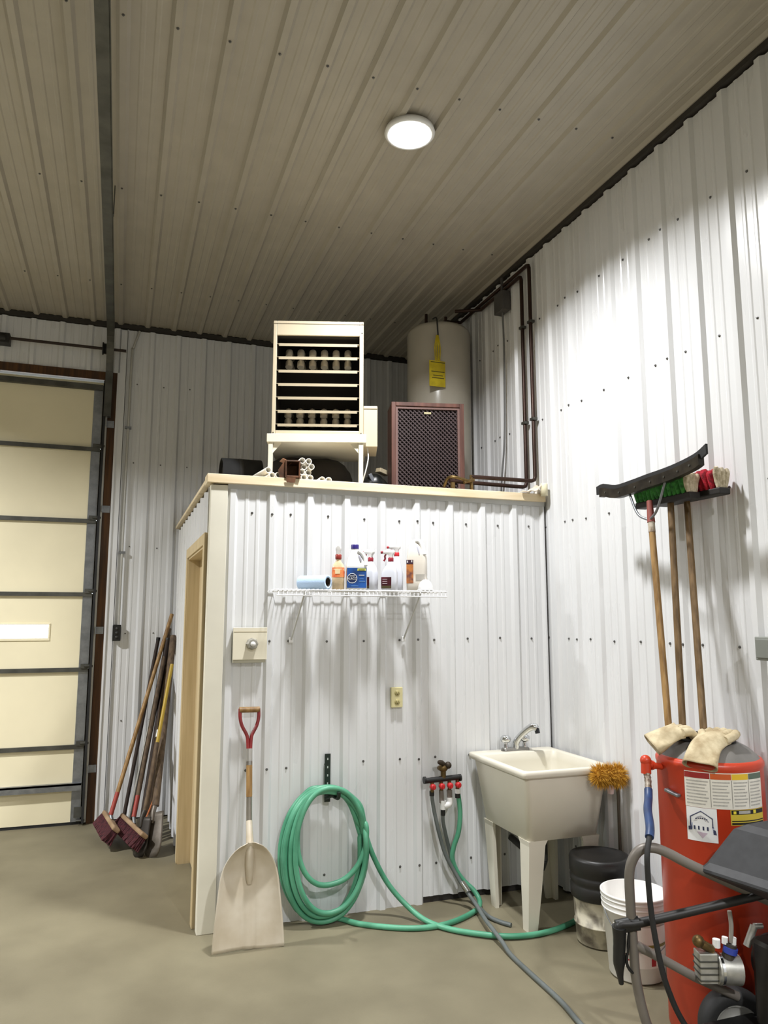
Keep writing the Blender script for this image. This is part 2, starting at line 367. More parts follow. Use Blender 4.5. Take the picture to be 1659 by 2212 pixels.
# wooden frame of the opening and its white trim
B(DX1 + 0.045, -0.468, GY + 0.004, YB + 0.004, 0, 3.80).top('trim_5', BROWNWOOD, kind='structure')
B(DX0 - 0.11, DX0 - 0.002, GY + 0.004, YB + 0.004, 0, 3.80).top('trim_6', BROWNWOOD, kind='structure')
B(DX0, DX1 + 0.045, GY + 0.004, YB + 0.004, 3.725, 3.80).top('trim_7', BROWNWOOD, kind='structure')
t = MB(); t.bb(-0.468, -0.452, YB - 0.035, YB, 0, 3.80); t.bb(-0.452, -0.395, YB - 0.022, YB - 0.016, 0, 4.2); t.bb(-0.40, -0.392, YB - 0.022, YB, 0, 4.2)
t.top('trim_8', STEEL, kind='structure')
# tracks
tx = -0.535
def track(name, label, x, sgn):
    tr = thing(name, label, 'track', (x, GY - 0.04, 0))
    path = [(x, GY - 0.05, 3.38)]
    arc = [(x, GY - 0.05 - 0.36 * (1 - math.cos(a)), 3.72 + 0.36 * math.sin(a)) for a in [k * PI / 2 / 8 for k in range(9)]]
    full = path + arc + [(x, -3.2, 4.08)]
    mb = MB()
    for p, q in zip(full, full[1:]):
        mb.bar(p, q, 0.060, 0.004, up=(1, 0, 0)) if False else None
    # channel: web on the outer side, flanges front and back
    def off(d): 
        out = []
        for i, p in enumerate(full):
            a, b = V(full[max(i - 1, 0)]), V(full[min(i + 1, len(full) - 1)]); tt = (b - a).normalized(); nn = V((0, -tt.z, tt.y)); out.append(V(p) + nn * d)
        return out
    def ribbon(d0, d1, x0, x1):
        A, Bq = off(d0), off(d1); rings = [[(x0, a.y, a.z), (x1, a.y, a.z), (x1, b.y, b.z), (x0, b.y, b.z)] for a, b in zip(A, Bq)]
        mb.loft(rings, smooth=False)
    ribbon(-0.026, 0.026, x + sgn * 0.026, x + sgn * 0.030)
    ribbon(-0.026, -0.022, x - sgn * 0.030, x + sgn * 0.028)
    ribbon(0.022, 0.026, x - sgn * 0.030, x + sgn * 0.028)
    mb.build('rail', DKGALV, tr)
    MB().bb(x - sgn * 0.033, x - sgn * 0.014, GY - 0.055, GY - 0.001, 0.02, 3.40).build('rail_gap_shade', BLACKRUB, tr)  # black strip for the lower rail, its colour standing in for the gap's shadow
    MB().bb(x - sgn * 0.014, x + sgn * 0.001, GY - 0.03, GY - 0.001, 0.02, 3.40).build('track_angle', mat('pale_galvanised', '#b4b3ad', rough=.45, metal=.4), tr)
    for z in (0.4, 1.52, 2.55, 3.3):
        b = MB(); b.bb(x - sgn * 0.004, x + sgn * 0.002, GY - 0.05, GY + 0.003, z, z + 0.06); b.bb(x + sgn * 0.002, x + sgn * 0.060, GY - 0.003, GY + 0.0035, z, z + 0.06); b.build('bracket', GALV, tr)
    for y in (-2.6, 0.2):
        b = MB(); b.bb(x + sgn * 0.030, x + sgn * 0.036, y - 0.015, y + 0.015, 4.06, HC - 0.019); b.build('hanger', DKGALV, tr)
    return tr
track('door_track', 'grey steel curved overhead door track running along the ceiling above the garage door jamb', tx, 1)
ts = thing('torsion_shaft', 'dark steel torsion shaft with cable drums above the cream overhead door', 'shaft', (-1.4, GY - 0.085, 3.98))
MB().cyl((-4.4, GY - 0.085, 3.98), (-0.405, GY - 0.085, 3.98), 0.0128, 10).build('shaft', DARKHANDLE, ts)
for x in (-0.572, -4.25):
    MB().lathe([(0.02, -0.03), (0.055, -0.03), (0.055, -0.02), (0.045, -0.015), (0.05, 0.03), (0.062, 0.035), (0.062, 0.04), (0.02, 0.04)], 20, M=Matrix.Translation((x, GY - 0.085, 3.98)) @ Matrix.Rotation(PI / 2, 4, 'Y')).build('cable_drum', BLACK, ts)
c = MB(); c.bb(-1.43, -1.33, GY - 0.10, YB - 0.02, 3.935, 4.02); c.cyl((-2.9, GY - 0.085, 3.98), (-1.36, GY - 0.085, 3.98), 0.032, 14); c.build('centre_bearing', BLACK, ts, bevel=0.004)
cn = thing('conduit', 'thin white conduit running down the back wall to the black switch', 'conduit', (-0.355, YB - 0.035, 1.6))
MB().tube(cat([(-0.30, YB - 0.035, 4.205), (-0.315, YB - 0.035, 4.15), (-0.345, YB - 0.035, 4.04), (-0.356, YB - 0.035, 3.9), (-0.357, YB - 0.035, 2.6), (-0.357, YB - 0.035, 1.598)], 5), 0.0105, 10).build('pipe', mat('conduit_grey', '#c3c2bb', rough=0.4, metal=0.4), cn)
for z in (3.3, 2.2): MB().bb(-0.385, -0.33, YB - 0.046, YB - 0.018, z, z + 0.02).build('strap', GALV, cn)
sw = thing('wall_switch', 'black door opener switch box on the back wall beside the garage door', 'switch', (-0.367, YB - 0.02, 1.455))
MB().bb(-0.402, -0.335, YB - 0.06, YB - 0.016, 1.462, 1.597).build('housing', BLACK, sw, bevel=0.006)
for k in range(3): MB().lathe([(0.012, 0), (0.012, 0.008), (0.0001, 0.009)], 12, M=Matrix.Translation((-0.368, YB - 0.06, 1.565 - 0.036 * k)) @ Matrix.Rotation(PI / 2, 4, 'X')).build('button', mat('charcoal_button', '#3a3a38', rough=0.5), sw)

# ------------------------------------------------------------------ ceiling lamps
def make_lamp(x, y, watts, label):
    t = thing('ceiling_lamp', label, 'lamp', (x, y, LAMP_Z), 'round ceiling lamps')
    MB().lathe([(0.0001, HC - 0.019 - LAMP_Z), (0.13, HC - 0.019 - LAMP_Z), (0.136, 0.0), (0.128, -0.010), (0.114, -0.010), (0.113, 0.0), (0.0001, 0.0)], 40, c=(x, y, LAMP_Z)).build('housing', WHITE, t)
    MB().lathe([(0.0001, -0.014), (0.06, -0.0115), (0.095, -0.007), (0.1125, -0.001)], 28, c=(x, y, LAMP_Z)).build('diffuser', MATS.setdefault('lamp_light', LAMP_MAT), t)
    ld = bpy.data.lights.new('lamp_beam', 'AREA'); ld.shape = 'DISK'; ld.size = 0.22; ld.energy = watts; ld.color = LAMP_COL; ld.spread = math.radians(LAMP_SPREAD)
    lo = bpy.data.objects.new('lamp_beam', ld); col.objects.link(lo); lo.parent = t; lo.location = (0, 0, -0.016); lo.visible_camera = False
LAMP_MAT = emit_mat('lamp_light', LAMP_COL, 30.0)
make_lamp(*LAMPS[0], 'round glowing lamp on the ceiling above the utility room')
for i, (x, y, s) in enumerate(LAMPS[1:]):
    make_lamp(x, y, s, ['round ceiling lamp to the left in front of the garage door', 'round ceiling lamp behind the camera near the right wall', 'round ceiling lamp behind the camera on the left'][i])

# ------------------------------------------------------------------ loft: unit heater on its stand
LZ = BTOP + 0.012
def heater():
    a = math.radians(17); ux = V((math.cos(a), -math.sin(a), 0)); uy = V((math.sin(a), math.cos(a), 0))
    o = V((1.018, -0.005, 0)); M = Matrix((ux, uy, V((0, 0, 1)))).transposed().to_4x4(); M.translation = o
    # local: u to the right (0 at the right leg), v to the back, z up
    H = mat('heater_enamel', '#c4b79c', rough=0.45, var=0.02); HD = mat('heater_inside', '#16120e', rough=0.8); TB = mat('heat_tube_steel', '#d2cdc3', rough=0.3, metal=0.45)
    t = thing('unit_heater', 'cream unit heater with black louvred front standing on the loft edge', 'heater', tuple(o + V((0, 0, 2.472))))
    g = lambda: MB(M)
    g().bb(-0.566, -0.543, 0.0, 0.5, 2.782, 3.515).bb(-0.024, 0.002, 0.0, 0.5, 2.782, 3.515).bb(-0.543, -0.024, 0.0, 0.5, 3.42, 3.515).bb(-0.543, -0.024, 0.0, 0.5, 2.782, 2.805).bb(-0.543, -0.024, 0.46, 0.5, 2.805, 3.42).build('cabinet', H, t, bevel=0.003)
    g().bb(-0.566, 0.002, -0.003, 0.0, 3.495, 3.498).build('seam', mat('seam_shadow', '#9d917c', rough=0.7), t)
    g().bb(-0.5425, -0.0245, 0.30, 0.31, 2.806, 3.4195).bb(-0.5428, -0.541, 0.012, 0.30, 2.806, 3.4195).bb(-0.026, -0.0243, 0.012, 0.30, 2.806, 3.4195).bb(-0.541, -0.026, 0.012, 0.30, 3.417, 3.4198).bb(-0.541, -0.026, 0.012, 0.30, 2.8052, 2.808).build('inner_liner', HD, t)
    for k in range(7):
        z = 3.372 - 0.0865 * k
        q = g(); c_ = V((-0.2835, 0.035, z))
        Ml = Matrix.Translation(c_) @ Matrix.Rotation(math.radians(14), 4, 'X'); q.box((0, 0, 0), (0.514, 0.075, 0.003), Ml); q.box((0, -0.037, -0.006), (0.492, 0.003, 0.017), Ml)
        q.build('louvre', H, t)
    for row, (z0, z1) in enumerate(((3.335, 3.36), (3.26, 3.29), (2.95, 2.965), (2.885, 2.905))):
        for k in range(6):
            x = -0.475 + 0.0755 * k
            q = g(); q.tube([(x, 0.30, z1 + 0.01), (x, 0.15, z1), (x, 0.115, z1 - 0.012), (x, 0.105, z1 - 0.045)], 0.023, 12); q.build('heat_tube', TB, t)
    for x, z in ((-0.008, 3.50), (-0.008, 3.44), (-0.555, 2.79), (-0.012, 2.79)):
        g().lathe([(0.004, 0), (0.003, 0.003), (0.0001, 0.003)], 8, M=Matrix.Translation((x, 0, z)) @ Matrix.Rotation(PI / 2, 4, 'X')).build('screw', BLACK, t)
    st = mat('stand_white', '#e2dcc8', rough=0.4, var=0.02)
    g().bb(-0.592, 0.02, -0.02, 0.55, 2.725, 2.78).build('stand_tray', st, t, bevel=0.004)
    for x, y in ((-0.568, 0.0), (-0.012, 0.0), (-0.568, 0.50), (-0.012, 0.50)):
        zf = 2.472 if (M @ V((x, y, 0))).y < 0.09 else LZ
        g().bb(x - 0.014, x + 0.014, y - 0.012, y + 0.016, zf, 2.726).build('stand_leg', st, t, bevel=0.002)
    g().prism([(-0.55, 2.725), (-0.50, 2.725), (-0.555, 2.66)], 0.0, 0.004, M=Matrix(((1, 0, 0, 0), (0, 0, 1, 0), (0, 1, 0, 0), (0, 0, 0, 1)))).build('gusset', st, t)
    g().prism([(-0.03, 2.725), (-0.08, 2.725), (-0.025, 2.66)], 0.0, 0.004, M=Matrix(((1, 0, 0, 0), (0, 0, 1, 0), (0, 1, 0, 0), (0, 0, 0, 1)))).build('gusset', st, t)
    s = g().bb(0.004, 0.092, 0.06, 0.35, 2.72, 2.983).build('side_box', H, t, bevel=0.003)
    g().bb(0.006, 0.090, 0.056, 0.06, 2.965, 2.967).build('box_seam', MATS['seam_shadow'], s)
    g().tube(cat([(0.03, 0.1, 2.72), (0.035, 0.08, 2.65), (0.02, 0.06, 2.57), (0.0, 0.08, 2.50)], 5), 0.004, 6).build('cable', WHITE, t)
heater()

# speaker cabinet
def speaker():
    a = math.radians(13); M = Matrix.Translation((1.607, 0.36, LZ)) @ Matrix.Rotation(-a, 4, 'Z')
    W_ = mat('walnut_veneer', '#6b4438', rough=0.5, c2='#4e2f26', scale=4, stretch=(6, 6, 0.6)); t = thing('speaker_cabinet', 'brown wooden loudspeaker cabinet with lattice grille in front of the tank', 'speaker', (1.595, 0.36, LZ))
    w, h, d = 0.255, 0.708, 0.22
    g = lambda: MB(M)
    g().bb(-w, -w + 0.03, -0.02, d, 0, h).bb(w - 0.03, w, -0.02, d, 0, h).bb(-w + 0.03, w - 0.03, -0.02, d, h - 0.028, h).bb(-w + 0.03, w - 0.03, -0.02, d, 0, 0.03).bb(-w + 0.03, w - 0.03, d - 0.02, d, 0.03, h - 0.028).build('cabinet', W_, t, bevel=0.003)
    g().bb(-w + 0.03, -w + 0.045, -0.012, 0.02, 0.03, h - 0.03).bb(w - 0.045, w - 0.03, -0.012, 0.02, 0.03, h - 0.03).bb(-w + 0.045, w - 0.045, -0.012, 0.02, h - 0.045, h - 0.03).bb(-w + 0.045, w - 0.045, -0.012, 0.02, 0.03, 0.045).build('inner_frame', mat('dusty_walnut', '#6d524c', rough=0.6), t)
    g().bb(-w + 0.045, w - 0.045, 0.012, 0.02, 0.045, h - 0.045).build('grille_cloth', mat('grille_black', '#1a1113', rough=0.9), t)
    q = g(); x0, x1, z0, z1 = -w + 0.045, w - 0.045, 0.045, h - 0.045; step = 0.030
    for sgn in (1, -1):
        c = -1.0
        while c < 1.6:
            # line z = sgn*x + c clipped to the frame
            pts = []
            xa, xb = x0, x1; za, zb_ = sgn * xa + c, sgn * xb + c
            if za > zb_: xa, xb, za, zb_ = xb, xa, zb_, za
            if zb_ > z0 and za < z1:
                if za < z0: xa += (z0 - za) * sgn; za = z0
                if zb_ > z1: xb -= (zb_ - z1) * sgn; zb_ = z1
                if abs(zb_ - za) > 0.01: q.bar((xa, 0.004 + 0.003 * sgn, za), (xb, 0.004 + 0.003 * sgn, zb_), 0.008, 0.006, up=(0, 1, 0))
            c += step
    lt = q.build('lattice', mat('lattice_brown', '#3a2a2b', rough=0.6), t); lt['kind'] = 'stuff'
    g().bb(-0.025, 0.025, -0.006, -0.001, h - 0.078, h - 0.064).build('badge', mat('badge_gold', '#d8cfa8', rough=0.3, metal=0.6), t)
speaker()

# water heater tank
def tank():
    c = (2.0, 1.05); t = thing('water_heater', 'tall grey white water heater tank in the loft corner behind the speaker', 'tank', (c[0], c[1], LZ)); r = 0.256
    G = mat('tank_enamel', '#b8b2a4', rough=0.22, var=0.03)
    MB().lathe([(0.0001, 0.02), (r - 0.02, 0.02), (r, 0.04), (r, 1.50), (r - 0.02, 1.535), (r - 0.06, 1.545), (0.0001, 1.56)], 48, c=(*c, LZ)).build('shell', G, t)
    MB().lathe([(r + 0.002, 0.0), (r + 0.002, 0.03)], 40, c=(*c, LZ)).build('base_ring', BLACK, t)
    for a in (0.5, 2.6): MB().cyl((c[0] + 0.1 * math.cos(a), c[1] + 0.1 * math.sin(a), LZ + 1.58), (c[0] + 0.1 * math.cos(a), c[1] + 0.1 * math.sin(a), LZ + 1.70), 0.012).build('nipple', COPPER, t)
    # yellow tag hanging on a cord down the front
    fy = c[1] - r - 0.006; fx = c[0] - 0.125; yy = c[1] - r - 0.002
    YEL = mat('yellow_tag', '#d8c21c', rough=0.6, c2='#b59f12', scale=12)
    k = 0.86
    MB().tube(cat([(fx, yy + 0.08, LZ + 1.565), (fx, yy + 0.01, LZ + 1.545), (fx + 0.005, yy, LZ + 1.45), (fx + 0.01, yy, LZ + 1.36)], 5), 0.006, 8).build('cord', BLACK, t)
    for dx in (-0.022, -0.007, 0.008, 0.022): MB().tube(cat([(fx + dx * 0.3, yy - 0.004, LZ + 1.40), (fx + dx, yy - 0.006, LZ + 1.30), (fx + dx * 0.8, yy - 0.004, LZ + 1.19)], 4), 0.005, 6).build('strap', YEL, t)
    tg = MB().bb(fx - 0.072, fx + 0.062, yy - 0.010, yy - 0.007, LZ + 0.985, LZ + 1.19).build('tag', YEL, t)
    for z, w in ((1.175, .06), (1.10, .055), (1.05, .05), (1.07, .04)): MB().bb(fx - w, fx + w, yy - 0.0112, yy - 0.010, LZ + z, LZ + z + 0.006).build('print_line', mat('print_ink', '#4b4318', rough=0.7), tg)
tank()

# copper pipes up the right wall
PX = XR - RH - 0.02
def pipes():
    t = thing('copper_pipe', 'brown pipe nearer the camera climbing the right wall from the loft', 'pipe', (PX, 0.05, 2.56), 'brown water pipes on the right wall')
    MB().tube([(1.78, 0.05, 2.575), (PX - 0.03, 0.05, 2.575), (PX - 0.008, 0.05, 2.583), (PX, 0.05, 2.605), (PX, 0.055, 4.11), (PX, 0.063, 4.132), (PX, 0.085, 4.14), (PX, 1.18, 4.14), (PX - 0.05, 1.20, 4.14), (2.12, 1.20, 4.14)], 0.0135, 10).build('pipe', COPPER, t)
    for z in (3.0, 3.7): MB().bb(PX - 0.016, XR - RH, 0.03, 0.075, z, z + 0.018).build('clip', DKGALV, t)
    t = thing('copper_pipe', 'brown pipe farther from the camera climbing the right wall from the loft', 'pipe', (PX, 0.165, 2.54), 'brown water pipes on the right wall')
    MB().tube([(1.66, 0.12, 2.552), (PX - 0.03, 0.165, 2.552), (PX - 0.008, 0.165, 2.56), (PX, 0.165, 2.585), (PX, 0.165, 4.07), (PX, 0.175, 4.092), (PX, 0.195, 4.10), (PX, 0.80, 4.10), (PX - 0.05, 0.83, 4.10), (2.08, 0.90, 4.10)], 0.0135, 10).build('pipe', COPPER, t)
    for z in (3.0, 3.7): MB().bb(PX - 0.016, XR - RH, 0.145, 0.19, z, z + 0.018).build('clip', DKGALV, t)
    t = thing('brass_pipe', 'short brass pipe assembly with tee lying on the loft edge before the speaker', 'pipe', (1.75, 0.05, 2.50))
    MB().tube(cat([(1.62, 0.12, 2.51), (1.63, 0.08, 2.56), (1.66, 0.04, 2.563), (1.76, 0.03, 2.54)], 4), 0.011, 8).build('elbow_pipe', BRASS, t)
    MB().cyl((1.785, 0.05, 2.472), (1.785, 0.05, 2.585), 0.012, 10).build('riser', BRASS, t)
    MB().cyl((1.72, 0.03, 2.53), (1.80, 0.045, 2.555), 0.011, 10).build('branch', BRASS, t)
    MB().cyl((1.655, 0.06, 2.472), (1.655, 0.06, 2.53), 0.016, 10).build('valve', BRASS, t)
    jb = thing('junction_box', 'grey electrical junction box with a cable high on the right wall', 'electrical box', (XR - 0.06, 0.43, 3.93))
    DG = mat('dull_grey_box', '#4d4b4a', rough=0.6, var=0.15)
    MB().bb(XR - 0.085, XR - RH, 0.36, 0.50, 3.925, 4.075).build('housing', DG, jb, bevel=0.004)
    MB().tube(cat([(XR - 0.05, 0.43, 3.925), (XR - 0.045, 0.43, 3.6), (XR - 0.04, 0.46, 3.0), (XR - 0.05, 0.50, 2.65), (XR - 0.03, 0.56, 2.44)], 6), 0.007, 8).build('cable', mat('cable_grey', '#6d6d6c', rough=0.5), jb)
    MB().cyl((XR - 0.05, 0.43, 4.075), (XR - 0.05, 0.43, 4.2), 0.011, 8).build('conduit', DG, jb)
pipes()

# pvc pipes lying on the loft with their ends at the front edge
PVC = mat('white_pvc', '#e8e4d8', rough=0.4, var=0.02)
ring = None
def pvc(x, z, label, y0=-0.012, L=0.55, yaw=0.0):
    global ring
    if ring is None:
        r0, r1 = 0.0185, 0.0145
        mb = MB().lathe([(r1, L), (r0, L), (r0, 0.0), (r1, 0.0), (r1, L)], 18, M=Matrix.Rotation(-PI / 2, 4, 'X')); ring = mb.mesh('pvc_pipe', PVC)
    o = bpy.data.objects.new('pvc_pipe', ring); col.objects.link(o); o.location = (x, y0, z); o.rotation_euler = (0, 0, yaw)
    o['label'] = label; o['category'] = 'pipe'; o['group'] = 'white pipes stored on the loft'; WM[o] = Matrix()
R_ = 0.0187
zr = [2.472 + R_ + 0.0005 + k * 0.0335 for k in range(4)]
names = ['bottom', 'second', 'third', 'top']
for k, z in enumerate(zr):
    for j in range(2):
        x = (0.650 if k % 2 == 0 else 0.6385) + j * 0.0415 + (0.004 if k == 2 else 0)
        pvc(x, z, 'white PVC pipe end, %s row %s of the stack beside the brown box' % (names[k], ('left', 'right')[j]), y0=0.0 + 0.008 * ((k + j) % 3))
pvc(0.772, zr[0] - 0.008 + 0.008, 'white PVC pipe end alone left of the pair under the heater', y0=0.035); pvc(0.815, zr[0], 'white PVC pipe end alone right of the pair under the heater', y0=0.04)
pvc(0.438, zr[0] + 0.034, 'white PVC pipe end on top of the three by the heater left leg', y0=0.02, yaw=0.12)
pvc(0.459, zr[0], 'white PVC pipe end at the bottom left of the three by the heater leg', y0=0.0, yaw=0.12)
pvc(0.5, zr[0] + 0.008, 'white PVC pipe end at the right of the three by the heater leg', y0=0.02, yaw=0.12)

# rusty brown box hanging over the edge
rb = thing('metal_box', 'small rusty brown open metal box on the loft edge between the pipe ends', 'box', (0.57, -0.02, 2.472))
RUST = mat('rusty_brown_steel', '#6b452b', rough=0.55, metal=0.3, c2='#3e2718', scale=14)
q = MB(Matrix.Translation((0.572, -0.03, 2.473)) @ Matrix.Rotation(math.radians(-8), 4, 'Z'))
q.bb(-0.045, -0.035, -0.03, 0.10, 0, 0.105).bb(0.035, 0.045, -0.03, 0.10, 0, 0.105).bb(-0.035, 0.035, -0.03, 0.10, 0.095, 0.105).bb(-0.035, 0.035, -0.03, 0.10, 0, 0.012).bb(-0.035, 0.035, 0.09, 0.10, 0.012, 0.095).build('shell', RUST, rb, bevel=0.002)
q = MB(Matrix.Translation((0.572, -0.03, 2.473)) @ Matrix.Rotation(math.radians(-8), 4, 'Z'))
q.prism([(-0.075, 0.0), (-0.045, 0.0), (-0.045, 0.10), (-0.05, 0.10), (-0.085, 0.045)], -0.02, -0.015, M=Matrix(((1, 0, 0, 0), (0, 0, 1, 0), (0, 1, 0, 0), (0, 0, 0, 1))))
q.build('open_flap', RUST, rb)
q = MB(Matrix.Translation((0.56, -0.058, 2.473))); q.prism([(-0.032, 0.0), (-0.027, -0.03), (0.02, -0.03), (0.027, 0.0)], -0.003, 0.0, M=Matrix(((1, 0, 0, 0), (0, 0, 1, 0), (0, 1, 0, 0), (0, 0, 0, 1)))); q.build('hanging_tab', RUST, rb)
q = MB(Matrix.Translation((0.54, 0.0, 2.578)) @ Matrix.Rotation(0.4, 4, 'Y')); q.bb(-0.03, 0.03, -0.03, 0.06, 0, 0.004); q.build('lid_edge', mat('worn_copper_edge', '#a97a5c', rough=0.4, metal=0.5), rb)

# black duct, tarp and odds and ends behind
dk = thing('duct', 'dark round stove pipe lying on the loft left of the heater', 'pipe', (0.36, 0.55, LZ))
Md = Matrix.Translation((0.36, 0.60, LZ + 0.135)) @ Matrix.Rotation(PI / 2, 4, 'Y')
MB(Md).lathe([(0.126, -0.13), (0.133, -0.13), (0.133, 0.13), (0.126, 0.13), (0.126, -0.13)], 32).build('pipe', BLACKRUB, dk)
MB(Md).lathe([(0.1332, -0.02), (0.1345, -0.016), (0.1345, 0.0), (0.1332, 0.004)], 32).build('seam_band', mat('dark_band', '#34322f', rough=.6), dk)
MB(Md).lathe([(0.0001, -0.11), (0.1255, -0.11)], 24).build('end_plate', BLACK, dk)
def lump(name, label, cat_, c, d, mt, seed, n=10):
    rnd = random.Random(seed); ph = [rnd.uniform(0, 6) for _ in range(6)]
    def fn(u, v):
        a, b = 2 * PI * u, PI * v
        k = 1 + 0.10 * math.sin(3 * a + ph[0]) * math.sin(2 * b) + 0.07 * math.sin(5 * a + ph[1] + 2 * b) * math.sin(b)
        return (c[0] + d[0] * k * math.cos(a) * math.sin(b) ** 0.7, c[1] + d[1] * k * math.sin(a) * math.sin(b) ** 0.7, c[2] + d[2] * (1 - math.cos(b)) / 2 * (1 + 0.12 * math.sin(2 * a + ph[2]) * math.sin(b)))
    return MB().grid(fn, 3 * n, n).top(name, mt, label, cat_, loc=(c[0], c[1], c[2]))
lump('tarp', 'dark brown folded tarp under the unit heater on the loft', 'tarp', (0.80, 0.46, LZ), (0.29, 0.14, 0.275), mat('dark_tarp', '#231d13', rough=0.85, var=0.3), 3)  # tarp oversized so its dark colour also stands in for shade under the heater
lump('plastic_bag', 'black plastic bag slumped between heater and speaker', 'bag', (1.36, 0.80, LZ), (0.13, 0.10, 0.26), mat('black_bag', '#20211f', rough=0.35, var=0.3), 5)
bk = thing('cardboard_scrap', 'small pale block lying on top of the black plastic bag', 'block', (1.40, 0.75, LZ + 0.27)); 
MB(Matrix.Translation((1.405, 0.74, LZ + 0.262)) @ Matrix.Rotation(0.25, 4, 'Y') @ Matrix.Rotation(0.3, 4, 'Z')).bb(-0.045, 0.045, -0.03, 0.03, 0, 0.032).build('block', mat('pale_scrap', '#b9ab8e', rough=0.7), bk, bevel=0.004)
MB(Matrix.Translation((1.33, 0.72, LZ + 0.20)) @ Matrix.Rotation(-0.5, 4, 'Y')).bb(-0.014, 0.014, -0.012, 0.012, 0, 0.06).build('stub', mat('grey_scrap', '#777a80', rough=0.5), bk, bevel=0.004)

# white cap and rag at the right end of the cap board
cp = thing('pipe_cap', 'white plastic pipe cap at the right end of the cap board', 'pipe cap', (2.255, -0.05, 2.472))
MB().lathe([(0.0001, 0.062), (0.021, 0.062), (0.024, 0.056), (0.024, -0.02), (0.02, -0.02), (0.02, 0.05), (0.0001, 0.05)], 24, c=(2.256, -0.072, 2.475)).build('cap', mat('cream_pvc', '#efe8c8', rough=0.35), cp)
MB().bb(2.24, 2.272, -0.05, 0.02, 2.472, 2.50).build('holder', WHITE, cp)
rg = MB()
def ragf(u, v):
    x = 2.10 + 0.13 * u; y = -0.03 - 0.05 * v
    z = 2.476 + 0.05 * u ** 1.5 + 0.010 * math.sin(9 * u + 5 * v) + (-0.012 * v)
    return (x + 0.01 * math.sin(7 * v), y, max(z, 2.475))
rg.grid(ragf, 14, 8).top('rag', mat('pale_rag', '#d8c8b4', rough=0.9, var=0.12, scale=20), 'pale crumpled rag on the cap board beside the white pipe cap', 'rag', loc=(2.15, -0.05, 2.473), solid=0.004)

# ------------------------------------------------------------------ things on the front of the utility room
PF = -RH                                        # front of the ribs
bx = thing('control_box', 'cream wall control box with a round grey knob on the white steel wall', 'control box', (0.34, 0, 1.41))
CRB = mat('cream_enamel_box', '#ece5cf', rough=0.45, var=0.02)
MB().bb(0.25, 0.432, PF - 0.035, PF - 0.001, 1.408, 1.598).build('base', mat('box_grey_base', '#b8b5a3', rough=0.5), bx, bevel=0.002)
MB().bb(0.247, 0.437, PF - 0.046, PF - 0.035, 1.425, 1.603).build('cover', CRB, bx, bevel=0.002)
MB().bb(0.249, 0.435, PF - 0.0475, PF - 0.046, 1.578, 1.580).build('cover_seam', mat('seam_brown', '#b5a88c', rough=0.7), bx)
Mk = Matrix.Translation((0.352, PF - 0.046, 1.512)) @ Matrix.Rotation(PI / 2, 4, 'X')
kn = MB().lathe([(0.034, 0), (0.034, 0.006), (0.030, 0.010), (0.030, 0.03), (0.026, 0.036), (0.0001, 0.037)], 8, M=Mk, smooth=False).build('knob', mat('grey_cast_knob', '#9d9a90', rough=0.45, metal=0.4), bx)
MB().lathe([(0.014, 0.036), (0.013, 0.048), (0.0001, 0.049)], 16, M=Mk).build('knob_cap', WHITE, kn)
ol = thing('outlet', 'ivory wall outlet plate on the white steel wall under the shelf', 'outlet', (1.233, 0, 1.126))
MB().bb(1.197, 1.269, PF - 0.008, PF + 0.012, 1.127, 1.245).build('plate', IVORY, ol, bevel=0.003)
for z in (1.160, 1.212):
    r_ = MB().lathe([(0.0165, 0), (0.0165, 0.003), (0.0001, 0.003)], 16, M=Matrix.Translation((1.233, PF - 0.008, z)) @ Matrix.Rotation(PI / 2, 4, 'X')).build('receptacle', mat('ivory_dark', '#b7ab74', rough=0.5), ol)
    MB().bb(1.226, 1.228, PF - 0.0118, PF - 0.0105, z - 0.002, z + 0.008).bb(1.238, 1.240, PF - 0.0118, PF - 0.0105, z - 0.002, z + 0.008).bb(1.231, 1.235, PF - 0.0118, PF - 0.0105, z - 0.010, z - 0.006).build('slots', BLACK, r_)

# wire shelf
WIRE = mat('white_wire', '#eeeeee', rough=0.35, var=0.02)
sh = thing('wire_shelf', 'white wire shelf with angled braces on the white steel wall', 'shelf', (0.95, -0.15, 1.81))
SX0, SX1, SY0, SY1, SZ = 0.44, 1.445, -0.295, PF - 0.008, 1.812
q = MB()
n = 41
for k in range(n):
    x = SX0 + 0.01 + (SX1 - SX0 - 0.02) * k / (n - 1)
    q.tube([(x, SY1, SZ), (x, SY0, SZ), (x, SY0 - 0.001, SZ - 0.032)], 0.0022, 5)
o = q.build('cross_wires', WIRE, sh); o['kind'] = 'stuff'
for y, z in ((SY0, SZ - 0.005), (SY0 - 0.001, SZ - 0.034), ((SY0 + SY1) / 2, SZ - 0.006), (SY1, SZ - 0.006)):
    MB().cyl((SX0, y, z), (SX1, y, z), 0.0034, 8).build('rail_wire', WIRE, sh)
for xa, xb in ((0.600, 0.582), (1.285, 1.275)):
    b = MB().cyl((xa, SY0 + 0.01, SZ - 0.012), (xb, PF - 0.012, 1.532), 0.0055, 8).build('brace', mat('grey_white_brace', '#c9c9c6', rough=0.4), sh)
    MB().bb(xb - 0.012, xb + 0.012, PF - 0.016, PF + 0.001, 1.515, 1.545).build('brace_clip', WIRE, b, bevel=0.003)
for x in (0.55, 0.95, 1.35): MB().bb(x - 0.008, x + 0.008, PF - 0.018, PF, SZ - 0.014, SZ + 0.006).build('wall_clip', WIRE, sh, bevel=0.002)

BZ = SZ + 0.0024
